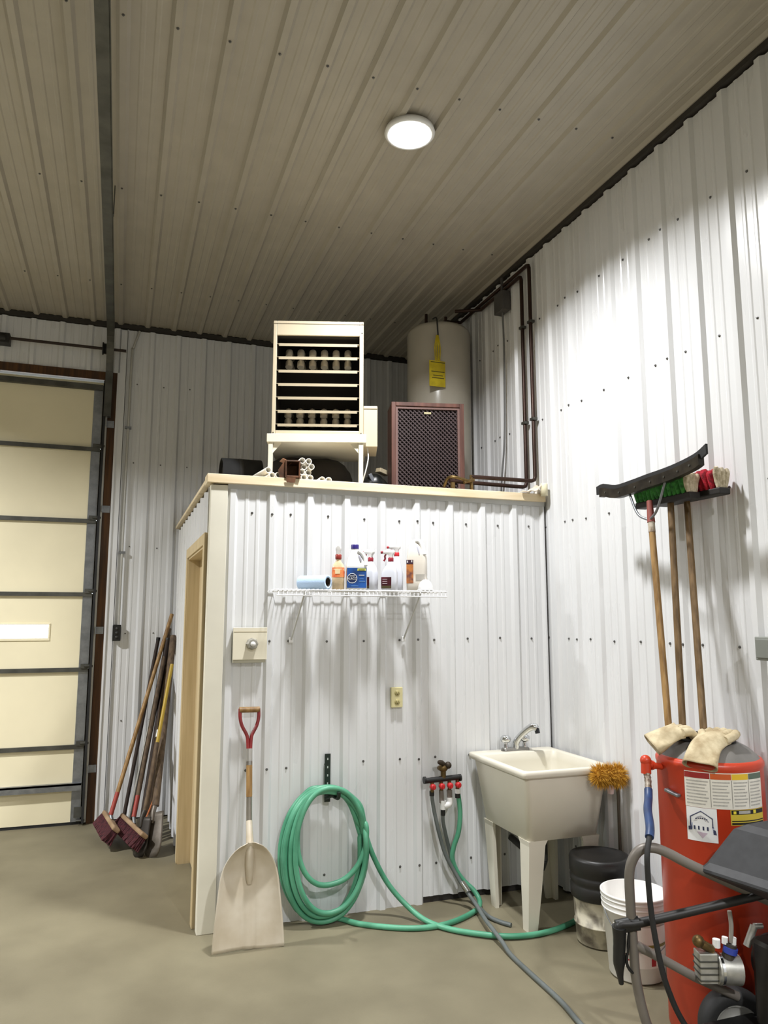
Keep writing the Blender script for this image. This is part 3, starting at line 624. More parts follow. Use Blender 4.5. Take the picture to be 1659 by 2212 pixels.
# bottles ---------------------------------------------------------------
def rrect(w, d, r, n=4):
    out = []
    for cx, cy, a0 in ((w - r, d - r, 0), (-w + r, d - r, 90), (-w + r, -d + r, 180), (w - r, -d + r, 270)):
        for k in range(n + 1):
            a = math.radians(a0 + 90 * k / n); out.append((cx + r * math.cos(a), cy + r * math.sin(a)))
    return out
def body(M, secs):
    """secs: (z, halfwidth, halfdepth, corner r, x offset)"""
    mb = MB(M); mb.loft([[(x + s[4], y, s[0]) for x, y in rrect(s[1], s[2], min(s[3], s[1] * .98, s[2] * .98))] for s in secs]); return mb
def trigger(M, t, z, head, collar, dirx=-1, h=0.06):
    MB(M).lathe([(0.015, 0), (0.0165, 0.004), (0.0165, 0.022), (0.012, 0.026)], 18, c=(0, 0, z)).build('collar', collar, t)
    MB(M).loft([[(x * 0.6 , y, z + 0.024) for x, y in rrect(0.018, 0.011, 0.006)], [(x * .7, y, z + 0.042) for x, y in rrect(0.020, 0.011, 0.006)], [(x + dirx * 0.012, y, z + 0.048) for x, y in rrect(0.036, 0.012, 0.008)], [(x + dirx * 0.010, y, z + 0.064) for x, y in rrect(0.034, 0.011, 0.008)], [(x + dirx * 0.004, y, z + 0.072) for x, y in rrect(0.022, 0.008, 0.006)]]).build('spray_head', head, t)
    MB(M).cyl((dirx * 0.046, 0, z + 0.056), (dirx * 0.060, 0, z + 0.056), 0.008, 10).build('nozzle', collar, t)
    MB(M).tube([(dirx * 0.028, 0, z + 0.048), (dirx * 0.036, 0, z + 0.034), (dirx * 0.034, 0, z + 0.018), (dirx * 0.042, 0, z + 0.004)], 0.0055, 8, flat=0.8).build('trigger', collar, t)
def MT(x, y, rz=0, tilt=None, z=BZ):
    M = Matrix.Translation((x, y, z)) @ Matrix.Rotation(math.radians(rz), 4, 'Z')
    if tilt: M = M @ tilt
    return M
def plate(M, w0, w1, z0, z1, y, name, mt, t, th=0.0012): return MB(M).bb(w0, w1, y - th, y, z0, z1).build(name, mt, t)

# paper towel roll
tr = thing('towel_roll', 'pale blue paper towel roll lying at the left end of the wire shelf', 'towel roll', (0.70, -0.17, BZ))
Mx = frame((0.622, -0.075, BZ + 0.0415), (0.66, -0.75, 0), (0, 0, 1)); BLUE = mat('pale_blue_paper', '#b9d2ef', rough=0.9, var=0.05, bump=0.2, bscale=120)
MB(Mx).lathe([(0.026, 0), (0.040, 0), (0.041, 0.003), (0.041, 0.187), (0.040, 0.19), (0.026, 0.19), (0.026, 0.0)], 32).build('paper', BLUE, tr)
MB(Mx).lathe([(0.0255, 0.001), (0.0255, 0.189), (0.0235, 0.189), (0.0235, 0.001), (0.0255, 0.001)], 24).build('core', mat('dark_cardboard', '#30241c', rough=0.9), tr)
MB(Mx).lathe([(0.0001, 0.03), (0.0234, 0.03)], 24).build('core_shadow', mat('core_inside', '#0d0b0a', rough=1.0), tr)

# orange spray bottle
M = MT(0.823, -0.16, -25); t = thing('spray_bottle', 'clear and orange spray bottle with clear trigger next to the towel roll', 'spray bottle', tuple(M.translation))
AMB = mat('amber_clear_plastic', '#e2c9a2', rough=0.2, var=0.15, scale=20)
body(M, [(0, .030, .022, .012, 0), (.004, .034, .025, .012, 0), (.08, .034, .025, .012, 0), (.12, .036, .026, .014, 0), (.145, .030, .022, .014, 0), (.165, .016, .014, .012, 0), (.178, .014, .014, .013, 0)]).build('bottle', AMB, t)
body(M, [(.072, .0350, .0258, .012, 0), (.100, .0356, .0262, .012, 0), (.128, .0352, .0256, .013, 0)]).build('orange_label', mat('orange_label', '#e0623a', rough=0.4, c2='#f0a060', scale=25), t)
body(M, [(.092, .018, .0275, .008, 0), (.118, .018, .0277, .008, 0)]).build('label_panel', mat('label_cream', '#f3dcae', rough=0.5), t)
MB(M).lathe([(0.0165, 0), (0.0185, 0.004), (0.0185, 0.026), (0.014, 0.03)], 18, c=(0, 0, .176)).build('collar', mat('rust_red_collar', '#8e2f24', rough=0.4), t)
MB(M).loft([[(x, y, z + .206) for x, y in rrect(w, .011, .006)] for z, w in ((0, .013), (.018, .013), (.022, .016), (.036, .016), (.046, .010))]).build('spray_head', mat('clear_head', '#d9d6d2', rough=0.2), t)

# bleach jug
M = MT(0.928, -0.17, -14); t = thing('bleach_jug', 'white bleach jug with dark blue cap and blue label on the wire shelf', 'jug', tuple(M.translation))
w = .060
body(M, [(0, w - .006, .045, .018, 0), (.006, w, .05, .018, 0), (.130, w, .05, .018, 0), (.142, w - .001, .05, .02, 0), (.165, .052, .042, .022, -.002), (.19, .042, .034, .022, -.006), (.212, .030, .026, .02, -.008), (.228, .022, .022, .02, -.008), (.240, .019, .019, .018, -.008)]).build('jug', WHITE, t)
MB(M).tube(cat([(.010, -.022, .226), (.034, -.028, .208), (.050, -.034, .175), (.052, -.044, .140)], 5), [.012] * 16, 10).build('handle', WHITE, t)
MB(M).tube(cat([(.012, -.034, .200), (.020, -.0415, .180), (.024, -.046, .160)], 5), [.003, .006, .0075, .008, .008, .008, .0085, .008, .007, .006, .004], 10, flat=.5).build('handle_hollow_shade', mat('shaded_plastic', '#a9a9b4', rough=0.5), t)  # raised grey sliver, coloured as the shade inside the handle's hollow
MB(M).lathe([(.0225, 0), (.0225, .022), (.021, .025), (.0001, .025)], 20, c=(-.008, 0, .239)).build('cap', mat('navy_cap', '#2d2076', rough=0.4), t)
lb = plate(M, -w + .004, w - .004, .012, .126, -.0505, 'label', mat('label_blue', '#1a57a8', rough=0.4, c2='#14305e', scale=14, lo=.3, hi=.6), t)
plate(M, .004, w - .008, .110, .123, -.0517, 'yellow_flash', mat('label_yellow', '#d6d86a', rough=0.5), lb); plate(M, .010, w - .014, .113, .117, -.0529, 'flash_text', mat('label_olive', '#5d5a1c', rough=0.6), lb)
Me = M @ Matrix.Translation((-.026, -.0517, .066)) @ Matrix.Rotation(PI / 2, 4, 'X')
MB(Me).lathe([(.0255, 0), (.0255, .001), (.0285, .001), (.0285, 0)], 28).build('emblem_ring', WHITE, lb); MB(Me).lathe([(.0001, .0005), (.0255, .0005)], 24).build('emblem_field', mat('label_navy', '#16264e', rough=0.5), lb)
textmesh('ALRCO', 0.0175, Me @ Matrix.Translation((0, -.002, .0013)), 'emblem_text', WHITE, lb)
plate(M, -.040, -.012, .078, .081, -.0528, 'emblem_bar', WHITE, lb); plate(M, .012, .044, .082, .086, -.0517, 'label_text', WHITE, lb)
plate(M, .016, .040, .062, .064, -.0517, 'label_text', mat('label_light_blue', '#7fb0de', rough=0.5), lb); plate(M, .014, .048, .048, .050, -.0517, 'label_text', MATS['label_light_blue'], lb); plate(M, -.030, .010, .022, .024, -.0517, 'label_text', MATS['label_light_blue'], lb)

MAROON = mat('maroon_label', '#5c1526', rough=0.4, c2='#3b0d1a', scale=18); DKRED = mat('dark_red_collar', '#8c1a2c', rough=0.4)
GREYW = mat('cool_white_plastic', '#d6d9e2', rough=0.35, var=0.02)
def sprayer(x, y, rz, label, tilt=None, collar=DKRED, hh=.172, dx=-1):
    M = MT(x, y, rz, tilt); t = thing('spray_bottle', label, 'spray bottle', (x, y, BZ), 'trigger spray bottles on the wire shelf')
    body(M, [(0, .040, .026, .012, 0), (.005, .045, .030, .012, 0), (.06, .046, .031, .014, 0), (.105, .045, .030, .016, .001), (.135, .034, .026, .016, .006), (hh - .012, .018, .018, .015, .008), (hh, .0145, .0145, .014, .008)]).build('bottle', GREYW, t)
    l = body(M, [(.012, .0335, .0310, .010, -.012), (.060, .0345, .0320, .010, -.012), (.078, .034, .0318, .010, -.012)]).build('label', MAROON, t)
    for k in range(3): MB(M).bb(-.036, -.008, -.0335, -.0322, .064 - .012 * k, .067 - .012 * k).build('label_text', mat('label_silver', '#c9b8c0', rough=0.4), l)
    MB(M).bb(-.040, .015, -.0330, -.0318, .014, .028).build('label_band', mat('label_dark_olive', '#4a4326', rough=0.5), l)
    T = M @ Matrix.Translation((.008, 0, 0)); trigger(T, t, hh - .002, WHITE, collar, dx)
    return M, t
sprayer(1.022, -0.13, -48, 'white trigger spray bottle between the bleach jug and another sprayer')
sprayer(1.135, -0.165, -30, 'white trigger spray bottle with maroon label facing front on the wire shelf')
Mt = Matrix.Rotation(math.radians(9), 4, 'Y')
sprayer(1.205, -0.075, -25, 'white spray bottle with bright red trigger leaning behind the others', None, collar=mat('bright_red', '#cf2a34', rough=0.4), hh=.212)
# tall white jug with a picture label
M = MT(1.318, -0.145, -32); t = thing('tall_jug', 'tall cream white jug with brown picture label at the right end of the shelf', 'jug', tuple(M.translation))
body(M, [(0, .052, .042, .016, 0), (.006, .058, .046, .016, 0), (.07, .060, .047, .018, 0), (.085, .056, .044, .018, 0), (.10, .058, .045, .018, 0), (.20, .058, .045, .02, 0), (.235, .050, .040, .022, -.004), (.27, .036, .030, .02, -.012), (.292, .022, .022, .018, -.016), (.306, .017, .017, .016, -.016)]).build('jug', mat('warm_white_plastic', '#dcd5c9', rough=0.4, var=0.02), t)
MB(M).tube(cat([(-.004, -.014, .300), (.020, -.016, .296), (.038, -.020, .262), (.050, -.030, .215)], 5), .013, 10).build('handle', WHITE, t)
MB(M).tube(cat([(.004, -.026, .275), (.014, -.036, .245), (.022, -.044, .215)], 4), [.003, .005, .006, .006, .006, .006, .005, .004, .003], 8, flat=.5).build('handle_hollow_shade', MATS['shaded_plastic'], t)  # same shade colour drawn along the tall jug's handle, no real hollow
l = plate(M, -.056, -.014, .045, .185, -.0462, 'picture_label', mat('brown_picture', '#c07a3e', rough=0.5, c2='#3c2340', scale=22, lo=.35, hi=.6), t)
plate(M, -.056, -.014, .160, .185, -.0472, 'label_top', mat('label_plum', '#3d2536', rough=0.5), l); MB(M).bb(-.052, -.046, -.0485, -.0472, .168, .180).bb(-.026, -.020, -.0485, -.0472, .170, .182).build('label_marks', WHITE, l)
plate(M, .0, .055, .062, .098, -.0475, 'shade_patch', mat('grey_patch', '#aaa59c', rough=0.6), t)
M = MT(1.335, -0.235, 10); t = thing('white_cup', 'small white domed lid standing in front of the tall jug', 'lid', tuple(M.translation))
MB(M).lathe([(.046, 0), (.047, .004), (.042, .03), (.030, .052), (.014, .064), (.0001, .066)], 24).build('dome', WHITE, t)
MB(M).lathe([(.047, .0), (.050, .002), (.050, .007), (.046, .008)], 24).build('rim', WHITE, t)

# ------------------------------------------------------------------ scoop shovel leaning on the wall
def shovel():
    o = V((0.333, -0.285, 0.004)); topp = V((0.3435, -0.062, 1.165)); M = frame(o, topp - o, (1, 0, 0))   # local z up the tool, x right, y to the back
    L = (topp - o).length
    t = thing('scoop_shovel', 'aluminium scoop shovel with red D-grip leaning against the white wall', 'shovel', tuple(o))
    AL = mat('scoop_aluminium', '#e0d8c8', rough=0.42, metal=0.2, c2='#c2b59d', scale=5, lo=.3, hi=.7, bump=.03, bscale=20)
    def bl(u, v):
        z = 0.50 * v; w = 0.182 - 0.055 * v ** 1.3
        if v > 0.62: w *= math.sqrt(max(1e-4, 1 - ((v - 0.62) / 0.385) ** 2.2))
        s = 2 * u - 1; x = s * w
        curl = 0.050 * (0.35 + 0.65 * v) * abs(s) ** 3.2                      # rolled up sides
        back = 0.062 * max(0, (v - 0.72) / 0.28) ** 2                         # back plate rises forward
        crease = 0.006 * math.exp(-((abs(x) - 0.028) / 0.012) ** 2) * max(0, 1 - v * .9)
        return (x, -curl - back + crease - 0.004 * math.sin(3 * v), z - (0.010 * math.sin(9 * u + 1) * 0.3 + 0.008 * (u - .5)) * (1 - v) ** 6)
    mb = MB(M); mb.grid(bl, 36, 30); mb.build('blade', AL, t, solid=0.003)
    mb = MB(M); mb.tube(cat([(0.004, -0.012, 0.30), (0.004, -0.022, 0.40), (0.004, -0.030, 0.47), (0.004, -0.016, 0.54), (0.004, 0, 0.60)], 5), [.012, .016, .019, .021, .022, .023, .023, .023, .022, .022, .021, .020, .020, .019, .0185, .018, .0175, .017, .017, .017, .017], 12); mb.build('socket', AL, t)
    MB(M).cyl((0.004, 0, 0.58), (0.004, 0, 0.735), 0.0155, 12).build('ferrule', mat('worn_steel', '#8f8a80', rough=.4, metal=.7, var=.2), t)
    MB(M).cyl((0.004, 0, 0.72), (0.004, 0, 0.90), 0.0165, 12).build('shaft', HANDLEWOOD, t)
    MB(M).cyl((0.004, 0, 0.88), (0.004, 0, 0.965), 0.0165, 12).build('upper_ferrule', mat('bright_sleeve', '#b9b6b0', rough=.3, metal=.7), t)
    RG = mat('worn_red_grip', '#8c2526', rough=.45, c2='#6d1a1c', scale=20)
    for s in (-1, 1):
        MB(M).tube(cat([(0.004 + s * .006, 0, 0.945), (0.004 + s * .009, 0, 1.01), (0.004 + s * .016, 0, 1.04), (0.004 + s * .040, 0, 1.085), (0.004 + s * .051, 0, 1.13), (0.004 + s * .051, 0, L - .005)], 5), .0095, 10).build('grip_arm', RG, t)
    MB(M).cyl((-0.052, 0, L - .012), (0.060, 0, L - .012), 0.0155, 14).build('grip', HANDLEWOOD, t)
shovel()

# ------------------------------------------------------------------ hose hanger and hoses
hh = thing('hose_hanger', 'dark green steel hose hanger strip on the white steel wall', 'hanger', (0.815, PF, 0.65))
HG = mat('dark_green_steel', '#14251c', rough=.5, var=.2)
MB().bb(0.792, 0.826, PF - .006, PF - .001, 0.62, 0.885).build('strip', HG, hh, bevel=.001)
MB().tube(cat([(0.815, PF - .006, .668), (0.83, PF - .05, .662), (0.836, PF - .11, .662), (0.838, PF - .135, .672), (0.838, PF - .142, .70)], 4), .011, 8).build('hook', HG, hh)
MB().tube(cat([(0.786, PF - .05, .655), (0.815, PF - .09, .672), (0.862, PF - .05, .655)], 4), .010, 8).build('saddle', HG, hh)
for k in range(4): MB().bb(0.806, 0.812, PF - .0068, PF - .006, .85 - .045 * k, .862 - .045 * k).build('slot', mat('slot_light', '#c9d0cc', rough=.6), hh)

HR = .0145
def loop(cx, zt, zbm, wl, wr, y, ph0, ph1, n=26, tw=.0):
    """one hanging turn, clockwise from angle ph0 to ph1 (degrees, 90 = top)"""
    out = []
    for k in range(n):
        a = math.radians(ph0 + (ph1 - ph0) * k / n); ca, sa = math.cos(a), math.sin(a)
        zc = (zt + zbm) / 2; h = (zt - zbm) / 2; w = wr if ca > 0 else wl
        out.append((cx + w * math.copysign(abs(ca) ** .92, ca), y + tw * sa, zc + h * sa))
    return out
def hose_green():
    t = thing('garden_hose', 'coiled green garden hose hanging on the wall hook and trailing over the floor', 'hose', (0.79, -0.1, 0))
    pts = []
    # far end behind the bucket, over the floor, up to the coil
    pts += [(2.30 - .14, -0.50, HR), (2.02, -0.575, HR), (1.83, -0.628, HR), (1.64, -0.618, HR + .004), (1.49, -0.53, HR + .004), (1.37, -0.41, HR + .002), (1.29, -0.28, .026), (1.215, -0.17, .085), (1.13, -0.125, .19), (1.055, -0.115, .33), (1.01, -0.112, .45)]
    turns = [(0.765, .700, .055, .185, .245, -.128), (0.775, .706, -.0, .225, .235, -.112), (0.782, .712, .215, .17, .225, -.138), (0.785, .700, .03, .24, .22, -.092), (0.79, .722, .075, .19, .21, -.150), (0.785, .712, .012, .235, .245, -.076), (0.78, .705, .045, .205, .20, -.108)]
    for i, (cx, zt, zl, wl, wr, y) in enumerate(turns):
        if zl < HR + .004: zl = HR + .006
        pts += loop(cx, zt, zl, wl, wr, y, 30, 30 + 360, 18, tw=.006)
    pts += [(0.985, -.085, .45), (0.90, -.075, .66)]
    pts += loop(0.785, .715, .024, .25, .23, -.062, 100, 262, 9)
    # leaves the coil at the bottom, over the floor to the manifold
    pts += [(0.86, -.10, .020), (0.94, -.185, HR), (1.06, -.275, HR), (1.20, -.345, HR), (1.33, -.362, HR), (1.45, -.335, HR), (1.57, -.275, HR), (1.655, -.215, HR + .004), (1.692, -.155, .035), (1.680, -.105, .075), (1.64, -.075, .115), (1.595, -.062, .175), (1.566, -.060, .25), (1.575, -.066, .32), (1.602, -.074, .40), (1.612, -.078, .50), (1.604, -.082, .58), (1.596, -.082, .632)]
    MB().tube(cat(pts, 5), HR, 10).build('hose', GREENHOSE, t)
    MB().cyl((1.596, -.082, .622), (1.596, -.082, .648), .0175, 12).build('coupling', WHITE, t)
    MB().cyl((1.596, -.082, .596), (1.596, -.082, .624), .0165, 12).build('collar', BLACK, t)
hose_green()
def hose(name, label, pts, mt, r=.0115, extra=None):
    t = thing(name, label, 'hose', (pts[-1][0], pts[-1][1], 0)); MB().tube(cat(pts, 6), r, 10).build('hose', mt, t)
    return t
g = .0125
t = hose('grey_hose', 'long grey hose from the left valve running across the floor to the front', [(1.432, -.075, .628), (1.436, -.078, .58), (1.45, -.082, .50), (1.475, -.088, .39), (1.51, -.095, .28), (1.565, -.115, .175), (1.61, -.165, .09), (1.622, -.26, .052), (1.60, -.36, .048), (1.575, -.48, .0465), (1.558, -.58, .048), (1.55, -.70, .03), (1.542, -.80, g), (1.533, -1.015, g), (1.526, -1.26, g), (1.50, -1.455, g), (1.46, -1.8, g)], GREYHOSE)
MB().cyl((1.432, -.075, .618), (1.432, -.075, .645), .0145, 10).build('coupling', BLACK, t)
MB().cyl((1.590, -.138, .140), (1.612, -.172, .098), .0165, 12).build('clamp', CHROME, t)
t = hose('grey_hose', 'short grey hose from the white elbow ending on the floor by the sink', [(1.498, -.085, .522), (1.502, -.075, .47), (1.525, -.052, .40), (1.548, -.045, .32), (1.572, -.043, .23), (1.610, -.045, .13), (1.66, -.075, .05), (1.672, -.15, .018), (1.664, -.25, g), (1.66, -.34, g), (1.685, -.42, g), (1.72, -.478, g)], GREYHOSE)
MB().cyl((1.498, -.085, .505), (1.498, -.085, .545), .0135, 10).build('coupling', BLACK, t)

# hose manifold
mf = thing('hose_manifold', 'black four way hose manifold with red valves under a brass tap', 'manifold', (1.50, -.07, .65))
MB().cyl((1.385, -.080, .706), (1.612, -.080, .714), .0165, 12).build('bar', BLACK, mf)
for x in (1.385, 1.612): MB().cyl((x - .006, -.080, .710), (x + .006, -.080, .710), .021, 12).build('end_cap', BLACK, mf)
for i, x in enumerate((1.432, 1.490, 1.543, 1.596)):
    MB().cyl((x, -.080, .70), (x, -.080, .640), .0115, 10).build('outlet', BRASS, mf)
    v = MB().lathe([(.010, -.012), (.0175, -.008), (.0175, .012), (.012, .018), (.0001, .019)], 12, M=Matrix.Translation((x - .002, -.094, .672)) @ Matrix.Rotation(PI / 2, 4, 'X')).build('valve', REDPLASTIC, mf)
    MB().bb(x - .006, x + .002, -.122, -.108, .660, .684).build('lever', REDPLASTIC, v, bevel=.002)
el = MB().cyl((1.490, -.080, .645), (1.490, -.085, .575), .014, 12).cyl((1.543, -.080, .645), (1.543, -.082, .600), .0165, 12).build('adapter', mat('grey_adapter', '#6a625b', rough=.5, var=.2), mf)
MB().tube(cat([(1.543, -.085, .602), (1.543, -.087, .575), (1.530, -.090, .562), (1.500, -.090, .558)], 4), .0185, 12).cyl((1.498, -.088, .590), (1.498, -.086, .540), .0185, 12).build('white_elbow', WHITE, mf)
tp = MB().cyl((1.505, PF, .762), (1.505, -.085, .762), .014, 10).cyl((1.505, -.080, .715), (1.505, -.080, .775), .016, 12).sphere((1.505, -.078, .772), .026, 8, (1.15, 1, .9)).build('tap_body', BRASS, mf)
MB().tube(cat([(1.512, -.085, .790), (1.49, -.095, .805), (1.462, -.10, .812)], 4), [.013, .014, .014, .015, .015, .014, .014, .012, .009], 10, flat=.6).build('tap_handle', mat('dark_bronze', '#3c3226', rough=.5, metal=.4, var=.3), mf)
MB().sphere((1.532, -.09, .788), .021, 8).build('tap_bonnet', MATS['dark_bronze'], mf)

# ------------------------------------------------------------------ laundry sink
def sink():
    x0, x1, y0, y1, zt = 1.692, 2.262, -0.700, -0.030, .848
    t = thing('utility_sink', 'cream plastic laundry sink on four tapered legs in the corner', 'sink', ((x0 + x1) / 2, (y0 + y1) / 2, 0))
    cx, cy = (x0 + x1) / 2, (y0 + y1) / 2
    def ring(hx, hy, r, z, dy=0, n=5): return [(cx + x, cy + dy + y, z) for x, y in rrect(hx, hy, r, n)]
    hx, hy = (x1 - x0) / 2, (y1 - y0) / 2
    prof = [ring(hx - .008, hy - .008, .02, zt - .036), ring(hx, hy, .022, zt - .030), ring(hx, hy, .022, zt - .006), ring(hx - .006, hy - .006, .02, zt), ring(hx - .030, hy - .070, .03, zt, -.045), ring(hx - .038, hy - .078, .03, zt - .006, -.045), ring(hx - .044, hy - .085, .04, zt - .05, -.045), ring(hx - .075, hy - .115, .05, zt - .31, -.045), ring(hx - .10, hy - .14, .05, zt - .325, -.045), ring(.05, .05, .04, zt - .332, -.045), ring(.022, .022, .02, zt - .335, -.045)]
    # rim: the back deck is wider (faucet ledge)
    mb = MB(); mb.loft(prof, caps=False); mb.build('basin', TUB, t)
    out = [ring(hx - .020, hy - .020, .025, zt - .030), ring(hx - .026, hy - .026, .03, zt - .05), ring(hx - .066, hy - .075, .035, zt - .375), ring(hx - .085, hy - .095, .035, zt - .378)]
    mb = MB(); mb.loft(out, caps=False); mb.build('tub_wall', TUB, t)
    MB().lathe([(.024, 0), (.03, .002), (.03, .004), (.018, .005), (.012, .001)], 20, c=(cx, cy - .045, zt - .335)).build('drain', CHROME, t)
    MB().cyl((cx, cy - .045, .30), (cx, cy - .045, zt - .34), .02, 12).build('drain_pipe', mat('dark_drain', '#3b3a36', rough=.6), t)
    MB().tube(cat([(cx, cy - .045, .30), (cx, cy, .24), (cx, cy + .07, .28), (cx, y1 - .02, .32), (cx, -.032, .32)], 4), .02, 10).build('trap', MATS['dark_drain'], t)
    for sx in (-1, 1):
        for sy in (-1, 1):
            bx_, by_ = cx + sx * (hx - .0655), cy + sy * (hy - .0745); tx_, ty_ = bx_ - sx * .10, by_ - sy * .10
            fx, fy = cx + sx * (hx - .078), cy + sy * (hy - .125)
            mb = MB()
            def sec(ox, oy, wx, wy, z, th=.020):   # L section opening to the inside
                return [(ox, oy, z), (ox - sx * wx, oy, z), (ox - sx * wx, oy - sy * th, z), (ox - sx * th, oy - sy * th, z), (ox - sx * th, oy - sy * wy, z), (ox, oy - sy * wy, z)]
            mb.loft([sec(bx_ + sx * .002, by_ + sy * .002, .115, .115, zt - .374), sec(bx_ - sx * .002, by_ - sy * .002, .098, .098, zt - .40), sec((bx_ + fx) / 2, (by_ + fy) / 2, .080, .080, .22), sec(fx, fy, .056, .056, .0)], smooth=False)
            mb.build('leg', TUB, t)
    # faucet on the back ledge
    f = thing('faucet', 'chrome two handle faucet on the back ledge of the laundry sink', 'faucet', (cx - .02, y1 - .05, zt))
    fx, fy = cx + .012, y1 - .055
    MB(Matrix.Translation((fx, fy, zt))).loft([[(x, y, z) for x, y in rrect(w, d, d * .9, 5)] for z, w, d in ((0, .095, .026), (.012, .093, .025), (.018, .085, .020))]).build('base', mat('worn_chrome', '#8f8d88', rough=.3, metal=.8, var=.2), f)
    MB().tube(cat([(fx, fy, zt + .012), (fx + .004, fy - .006, zt + .05), (fx + .024, fy - .03, zt + .092), (fx + .056, fy - .068, zt + .135), (fx + .078, fy - .094, zt + .150), (fx + .092, fy - .110, zt + .138)], 5), [.026, .025, .024, .023, .022, .022, .021, .021, .020, .020, .020, .020, .020, .020, .020, .021, .021, .022, .022, .022, .022, .022, .022, .021, .020, .018], 14).build('spout', CHROME, f)
    MB().cyl((fx + .090, fy - .108, zt + .140), (fx + .094, fy - .112, zt + .112), .015, 12).build('aerator', mat('dark_chrome', '#44464a', rough=.25, metal=.9), f)
    for s in (-1, 1):
        MB().lathe([(.016, 0), (.016, .02), (.012, .03), (.013, .034), (.028, .040), (.034, .054), (.031, .068), (.019, .078), (.0001, .080)], 20, c=(fx + s * .066, fy, zt + .014)).build('handle', CHROME, f)
sink()

# yellow shaggy brush standing behind the bucket
yb = thing('dusting_brush', 'yellow shaggy dusting brush with a dark handle over the sink corner', 'brush', (2.262, -.715, .0))
YB2 = mat('yellow_fibre', '#d9a93c', rough=.8, c2='#b8862a', scale=60)
q = MB(); rnd = random.Random(4)
for k in range(1900):
    a, b = rnd.uniform(0, 2 * PI), math.acos(rnd.uniform(-1, 1)); side_ = rnd.choice((-1, 0, 1))
    d = V((math.sin(b) * math.cos(a), math.sin(b) * math.sin(a), math.cos(b)))
    c0 = V((2.190 + side_ * .048, -.745 - side_ * .014, .812)) + V((d.x * .030, d.y * .030, d.z * .040)); tip = c0 + d * rnd.uniform(.026, .046) + V((0, 0, -.010 * rnd.random()))
    s_ = d.orthogonal().normalized() * .0026; s2 = d.cross(s_)
    q.add([c0 + s_, c0 - s_ * .5 + s2 * .8, c0 - s_ * .5 - s2 * .8, tip], [(0, 1, 3), (1, 2, 3), (2, 0, 3)])
fb = q.build('fibres', YB2, yb); fb['kind'] = 'stuff'
MB().sphere((2.142, -.731, .812), .034, 8, (1, 1, 1.3)).sphere((2.238, -.759, .812), .034, 8, (1, 1, 1.3)).cyl((2.142, -.731, .812), (2.238, -.759, .812), .034, 12).build('core', YB2, yb)
MB().tube([(2.235, -.752, .80), (2.248, -.742, .70), (2.262, -.715, .003)], .0085, 10).build('handle', mat('dark_bronze_handle', '#4a4236', rough=.5), yb)
MB().cyl((2.2, -.745, .765), (2.2, -.742, .715), .024, 12, r2=.016).build('ferrule', mat('pinkish_plastic', '#c9b3b0', rough=.4), yb)

# ------------------------------------------------------------------ buckets
def pail(name, label, c, h, rb, rt, mt, rims, lid=False):
    t = thing(name, label, 'bucket', (c[0], c[1], 0))
    f = lambda z: rb + (rt - rb) * z / h
    prof = [(.0001, .004), (rb - .006, .004), (rb, .010)]
    for z in rims:
        prof += [(f(z) , z - .004), (f(z) + .006, z - .003), (f(z) + .006, z + .003), (f(z), z + .004)]
    prof += [(f(h) - .001, h - .012), (rt + .006, h - .011), (rt + .006, h - .002), (rt + .002, h), (rt - .003, h - .002), (f(.03) - .004, .014), (.0001, .012)]
    MB().lathe(prof, 44, c=(c[0], c[1], 0)).build('pail', mt, t); return t, f
wp = mat('white_pail_plastic', '#ecebe6', rough=.4, var=.03)
wc = (2.022, -1.140)
t, f = pail('white_bucket', 'white plastic bucket without lid in front of the red drum', wc, .372, .126, .150, wp, (.30, .325, .348))
def patch(c, f, a0, a1, z0, z1, name, mt, parent, e=.0009, n=16):
    return MB().grid(lambda u, v: (c[0] + (f(z0 + (z1 - z0) * v) + e) * math.cos(math.radians(a0 + (a1 - a0) * u)), c[1] + (f(z0 + (z1 - z0) * v) + e) * math.sin(math.radians(a0 + (a1 - a0) * u)), z0 + (z1 - z0) * v), n, 2).build(name, mt, parent)
ls = patch(wc, f, 190, 300, .075, .255, 'label', mat('bucket_label', '#f2efe8', rough=.45), t)
patch(wc, f, 190, 300, .165, .178, 'label_stripe', mat('label_olive_stripe', '#8f8440', rough=.5), ls, .0018); patch(wc, f, 195, 235, .130, .137, 'label_text', mat('bucket_red', '#b02a32', rough=.5), ls, .0018); patch(wc, f, 196, 230, .105, .112, 'label_text', MATS['bucket_red'], ls, .0018); patch(wc, f, 262, 272, .085, .150, 'label_text', MATS['bucket_red'], ls, .0018)
hb = MB(); hb.tube([(wc[0] + .152 * math.cos(a), wc[1] + .152 * math.sin(a), .30 - .155 * math.sin((a - PI * .93) / (PI * 1.0) * PI)) for a in [PI * .93 + PI * k / 18 for k in range(19)]], .0025, 6)
hb.build('bail', GALV, t)
bc = (2.082, -.785)
t, f = pail('lidded_bucket', 'dirty translucent bucket with a tall black lid beside the sink', bc, .27, .128, .142, mat('dirty_translucent_plastic', '#c9c2ad', rough=.5, c2='#6f675a', scale=9, lo=.38, hi=.55), (.1,))
MB().lathe([(.147, .225), (.152, .23), (.153, .285), (.149, .29), (.149, .30), (.153, .305), (.153, .33), (.149, .335), (.149, .342), (.155, .348), (.156, .412), (.150, .426), (.135, .430), (.125, .424), (.0001, .421)], 44, c=(*bc, 0)).build('black_lid', mat('black_lid_plastic', '#1b1a19', rough=.42, var=.3), t)

